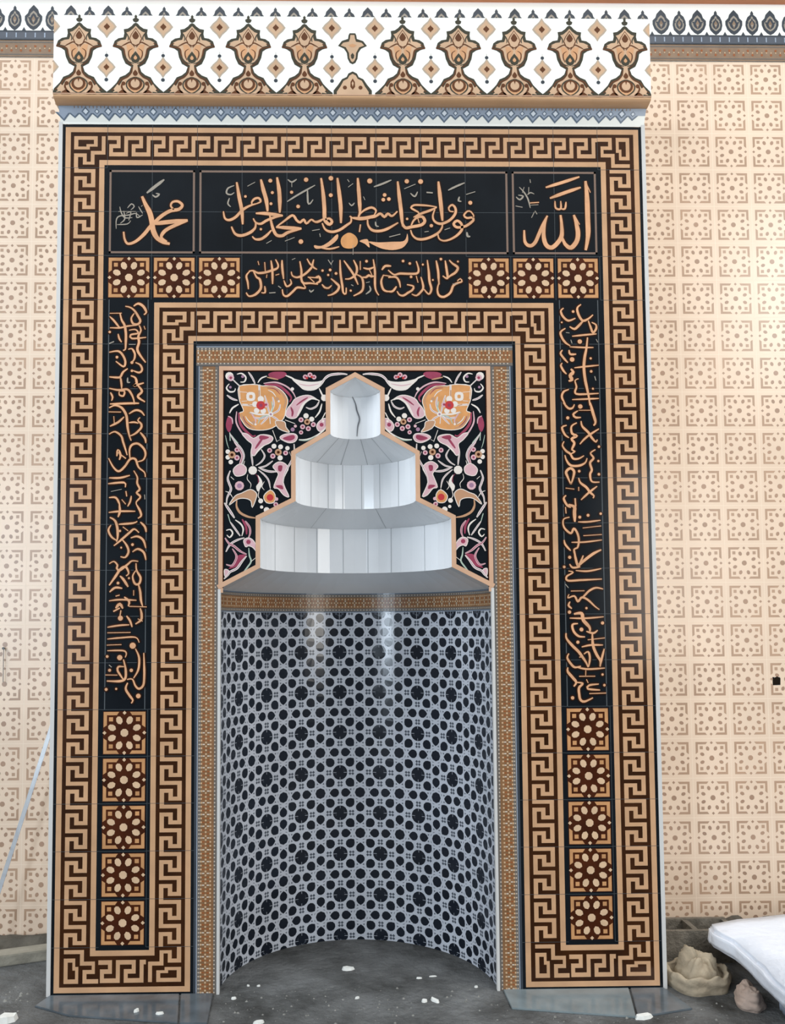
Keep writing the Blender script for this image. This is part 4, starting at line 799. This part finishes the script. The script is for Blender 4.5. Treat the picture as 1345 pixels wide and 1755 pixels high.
def chip(w, d, seed):
    random.seed(seed); n = 7; hgt = min(w, d) * .45
    ring = [(w / 2 * math.cos(2 * PI * i / n) * random.uniform(.75, 1.1), d / 2 * math.sin(2 * PI * i / n) * random.uniform(.75, 1.1)) for i in range(n)]
    v = [(x, y, 0) for x, y in ring] + [(x * .8, y * .8, hgt * random.uniform(.7, 1)) for x, y in ring]
    f = [tuple(range(n - 1, -1, -1)), tuple(range(n, 2 * n))] + [(i, (i + 1) % n, n + (i + 1) % n, n + i) for i in range(n)]
    me = D_.meshes.new('plaster_chip'); me.from_pydata(v, [], f); me.materials.append(M['debris']); return me
for i, (x, y, w, d, a, lb) in enumerate(chips):
    o = D_.objects.new('plaster_chip', chip(w, d, i)); COL.objects.link(o)
    o.location = (x, y, .0082 if 'granite slab' in lb and 'front of' not in lb else 0); o.rotation_euler[2] = a
    tag(o, lb, 'debris', CH)
# fine grit nobody could count
random.seed(3); mb = MB()
def grain(x, y, s, z=0.0):
    n = 5; p = [(x + s * math.cos(2 * PI * k / n) * random.uniform(.6, 1), y + s * math.sin(2 * PI * k / n) * random.uniform(.6, 1), z) for k in range(n)]
    p.append((x, y, z + s * random.uniform(.5, .9))); mb.raw(p, [(k, (k + 1) % n, n) for k in range(n)], 'grit')
for _ in range(900):
    z = random.random()
    if z < .42: x, y = random.uniform(-2.3, -.62), random.uniform(-.6, .1)
    elif z < .72: x, y = random.uniform(-.62, .62), random.uniform(-.6, .05)
    else: x, y = random.uniform(.6, 1.9), random.uniform(-.6, -.1)
    if (-1.30 < x < -.57 and -.25 < y < .7) or (.6 < x < 1.32 and -.24 < y): continue
    if x > 1.5: continue
    grain(x, y, random.choice((.002, .003, .003, .004, .006, .008)))
for _ in range(90): grain(random.uniform(-2.2, -1.40), random.uniform(-.05, .06), random.choice((.004, .006, .01)))
o = mb.build('grit'); tag(o, 'fine plaster grit and dust scattered over the rough concrete floor', 'grit'); o['kind'] = 'stuff'

# plank on the left
def board(name, p0, p1, w, h, m, z=0.0):
    a, b = Vector(p0), Vector(p1); d = (b - a).normalized(); n = Vector((-d.y, d.x)) * w / 2
    return slab(name, [tuple(a - n), tuple(b - n), tuple(b + n), tuple(a + n)], z, z + h, m, .004)
o = board('wooden_plank', (-2.35, .10), (-1.37, .452), .09, .05, 'wood')
tag(o, 'weathered grey wooden plank on the floor at the foot of the left wall', 'plank')

# low heap of mortar along the wall foot
def heap(x0, x1, y0, y1, hh, seed, label, name='mortar_heap'):
    random.seed(seed); nx, ny = 40, 12; from mathutils import noise
    v = []; f = []
    for i in range(nx + 1):
        for j in range(ny + 1):
            x = x0 + (x1 - x0) * i / nx; y = y0 + (y1 - y0) * j / ny
            e = min(i, nx - i, 4) / 4 * min(j / 5, 1)
            z = hh * e * (.45 + .8 * abs(noise.noise(Vector((x * 6, y * 6, seed))))) + .006 * noise.noise(Vector((x * 30, y * 30, 1)))
            v.append((x, y, max(z, -.002)))
    for i in range(nx):
        for j in range(ny):
            a = i * (ny + 1) + j; f.append((a, a + ny + 1, a + ny + 2, a + 1))
    me = D_.meshes.new(name); me.from_pydata(v, [], f); me.materials.append(M['rubble'])
    me.polygons.foreach_set('use_smooth', [True] * len(f))
    o = D_.objects.new(name, me); COL.objects.link(o); tag(o, label, 'heap'); o['kind'] = 'stuff'; return o
heap(1.34, 2.6, .46, .645, .085, 2, 'dark mortar rubble heaped against the foot of the right wall')
heap(-2.6, -1.34, .52, .645, .05, 5, 'thin line of mortar along the foot of the left wall')

# hollow cement block on the right
blk = empty('cement_block', (1.56, .36, 0), label='hollow grey cement block behind the crumpled sack, against the right wall', category='block')
mb = MB(lambda u, v, h: (u, v, h))
x0, x1, y0, y1, z1 = -.19, .21, -.10, .08, .145
mb.box(x0, x1, y0, y0 + .022, 0, z1, 'block'); mb.box(x0, x1, y1 - .022, y1, 0, z1, 'block')
for a in (x0, (x0 + x1) / 2 - .012, x1 - .024): mb.box(a, a + .024, y0 + .02, y1 - .02, 0, z1 - .004, 'block')
mb.box(x0 + .02, x1 - .02, y0 + .02, y1 - .02, 0, .02, 'block')
mb.build('block_shell', blk)

# crumpled sacks
def blobmesh(name, cx, cy, rx, ry, hz, seed, m, fn, nu=72, nv=28, zf=7, am=1.0):
    from mathutils import noise
    v = []; f = []
    for j in range(nv + 1):
        for i in range(nu):
            a = 2 * PI * i / nu; t = j / nv
            x, y, z = fn(a, t)
            q = Vector((x * rx * 9, y * ry * 9, z * zf + seed))
            d = (noise.noise(q) * .10 + abs(noise.noise(q * 2.3)) * .10 - .03) * am
            e = 1 + d * (1 if t > .05 else 0)
            v.append((cx + x * rx * e, cy + y * ry * e, max(0, z * hz * (1 + d * 1.4))))
    for j in range(nv):
        for i in range(nu):
            a = j * nu + i; b = j * nu + (i + 1) % nu; f.append((a, b, b + nu, a + nu))
    v.append((cx, cy, v[-1][2])); k = len(v) - 1
    for i in range(nu): f.append((nv * nu + i, nv * nu + (i + 1) % nu, k))
    me = D_.meshes.new(name); me.from_pydata(v, [], f); me.materials.append(M[m])
    me.polygons.foreach_set('use_smooth', [True] * len(f))
    o = D_.objects.new(name, me); COL.objects.link(o); return o
def sack_fn(a, t):
    # outside wall, rolled rim, hollow, then a lump rising in the middle
    k = 1 + .10 * math.sin(2 * a + .6) + .06 * math.sin(5 * a)
    P_ = [(1.0, 0), (1.06, .22), (1.0, .42), (.90, .44), (.82, .30), (.76, .16), (.68, .34), (.58, .74), (.40, .94), (.20, .90), (0.02, .78)]
    s = t * (len(P_) - 1); i = min(int(s), len(P_) - 2); q = s - i
    r = P_[i][0] * (1 - q) + P_[i + 1][0] * q; z = P_[i][1] * (1 - q) + P_[i + 1][1] * q
    back = max(0, math.sin(a))
    if t > .35: z *= .75 + .35 * math.sin(a * 3 + 1) * (1 - t) * 1.6 + .25 * back
    fold = .05 * math.sin(9 * a + 14 * r)
    return r * k * math.cos(a), r * k * math.sin(a), max(0, z + fold * min(1, t * 6) * (1 - abs(t - .5)))
o = blobmesh('crumpled_sack', 1.470, .045, .128, .135, .155, 3, 'sack', sack_fn)
tag(o, 'crumpled beige sack with a rolled rim beside the right edge of the niche', 'sack')
def lump_fn(a, t):
    r = math.cos(t * PI / 2) ** .6; z = math.sin(t * PI / 2)
    k = 1 + .14 * math.sin(2 * a + 1) + .05 * math.sin(5 * a + 2)
    return r * k * math.cos(a), r * k * math.sin(a), z * (1 - .35 * math.cos(2 * a - .5) * r)
o = blobmesh('crumpled_rag', 0, 0, .052, .098, .075, 8, 'sack2', lump_fn, zf=2.2, am=1.6)
o.location = (1.600, -.150, 0); o.rotation_euler[2] = -.25
tag(o, 'small crumpled pinkish rag between the beige sack and the white foam board', 'rag')

# white foam board lying on a grey-blue block, bottom right corner
def foam(name, pts, z0, z1, m, seed):
    from mathutils import noise
    o = slab(name, pts, z0, z1, m, .016)
    import bmesh
    b = bmesh.new(); b.from_mesh(o.data)
    bmesh.ops.triangulate(b, faces=[f for f in b.faces if len(f.verts) > 4])
    bmesh.ops.subdivide_edges(b, edges=b.edges[:], cuts=3, use_grid_fill=True)
    for q in b.verts:
        n_ = Vector((q.co.x * 9, q.co.y * 9, q.co.z * 9 + seed))
        q.co += Vector((noise.noise(n_), noise.noise(n_ + Vector((5, 0, 0))), .5 * noise.noise(n_ + Vector((0, 7, 0))))) * .012
    b.to_mesh(o.data); b.free(); o.data.polygons.foreach_set('use_smooth', [True] * len(o.data.polygons)); return o
o = foam('foam_board', [(1.588, .205), (1.566, .13), (1.586, -.02), (1.584, -.22), (1.558, -.48), (1.60, -.72), (2.7, -.75), (2.7, .50), (2.1, .33)], .122, .205, 'foam', 2)
tag(o, 'thick white foam board with a ragged edge at the lower right corner', 'board')
o = foam('foam_block', [(1.665, -.75), (1.662, -.26), (1.80, .0), (2.5, .1), (2.5, -.75)], 0.0, .112, 'foam_blue', 6)
tag(o, 'grey-blue foam block under the white board', 'block')

# pale strip leaning in the corner on the left, nail in the wall
st = MB()
a0, b0 = Vector((-1.345, .60, 1.60)), Vector((-1.80, .475, .0))
d = (b0 - a0).normalized(); side = Vector((1, 0, 0)) - d * d.x; side.normalize(); nrm = d.cross(side).normalized()
w, tk = .010, .002
c = []
for p in (a0, b0):
    for s1 in (-1, 1):
        for s2 in (-1, 1): c.append(tuple(p + side * w * s1 + nrm * tk * s2))
st.raw(c, [(0, 1, 3, 2), (4, 6, 7, 5), (0, 4, 5, 1), (2, 3, 7, 6), (0, 2, 6, 4), (1, 5, 7, 3)], 'strip')
o = st.build('pale_strip', recalc=True); tag(o, 'pale translucent strip leaning against the tiled wall left of the niche', 'strip')
nl = MB(); NX, NZ = -1.772, 1.448
ring = [(math.cos(2 * PI * k / 8), math.sin(2 * PI * k / 8)) for k in range(8)]
nl.raw([(NX + .007 * a, WALL_Y - .018, NZ + .007 * b) for a, b in ring] + [(NX + .004 * a, WALL_Y + .002, NZ + .004 * b) for a, b in ring],
       [tuple(range(8))] + [(k, (k + 1) % 8, 8 + (k + 1) % 8, 8 + k) for k in range(8)], 'steel')
nl.box(NX - .0012, NX + .0012, WALL_Y - .014, WALL_Y - .011, NZ - .17, NZ, 'steel')
o = nl.build('nail'); tag(o, 'nail with a short wire hanging on the tiled wall at the left edge', 'nail')
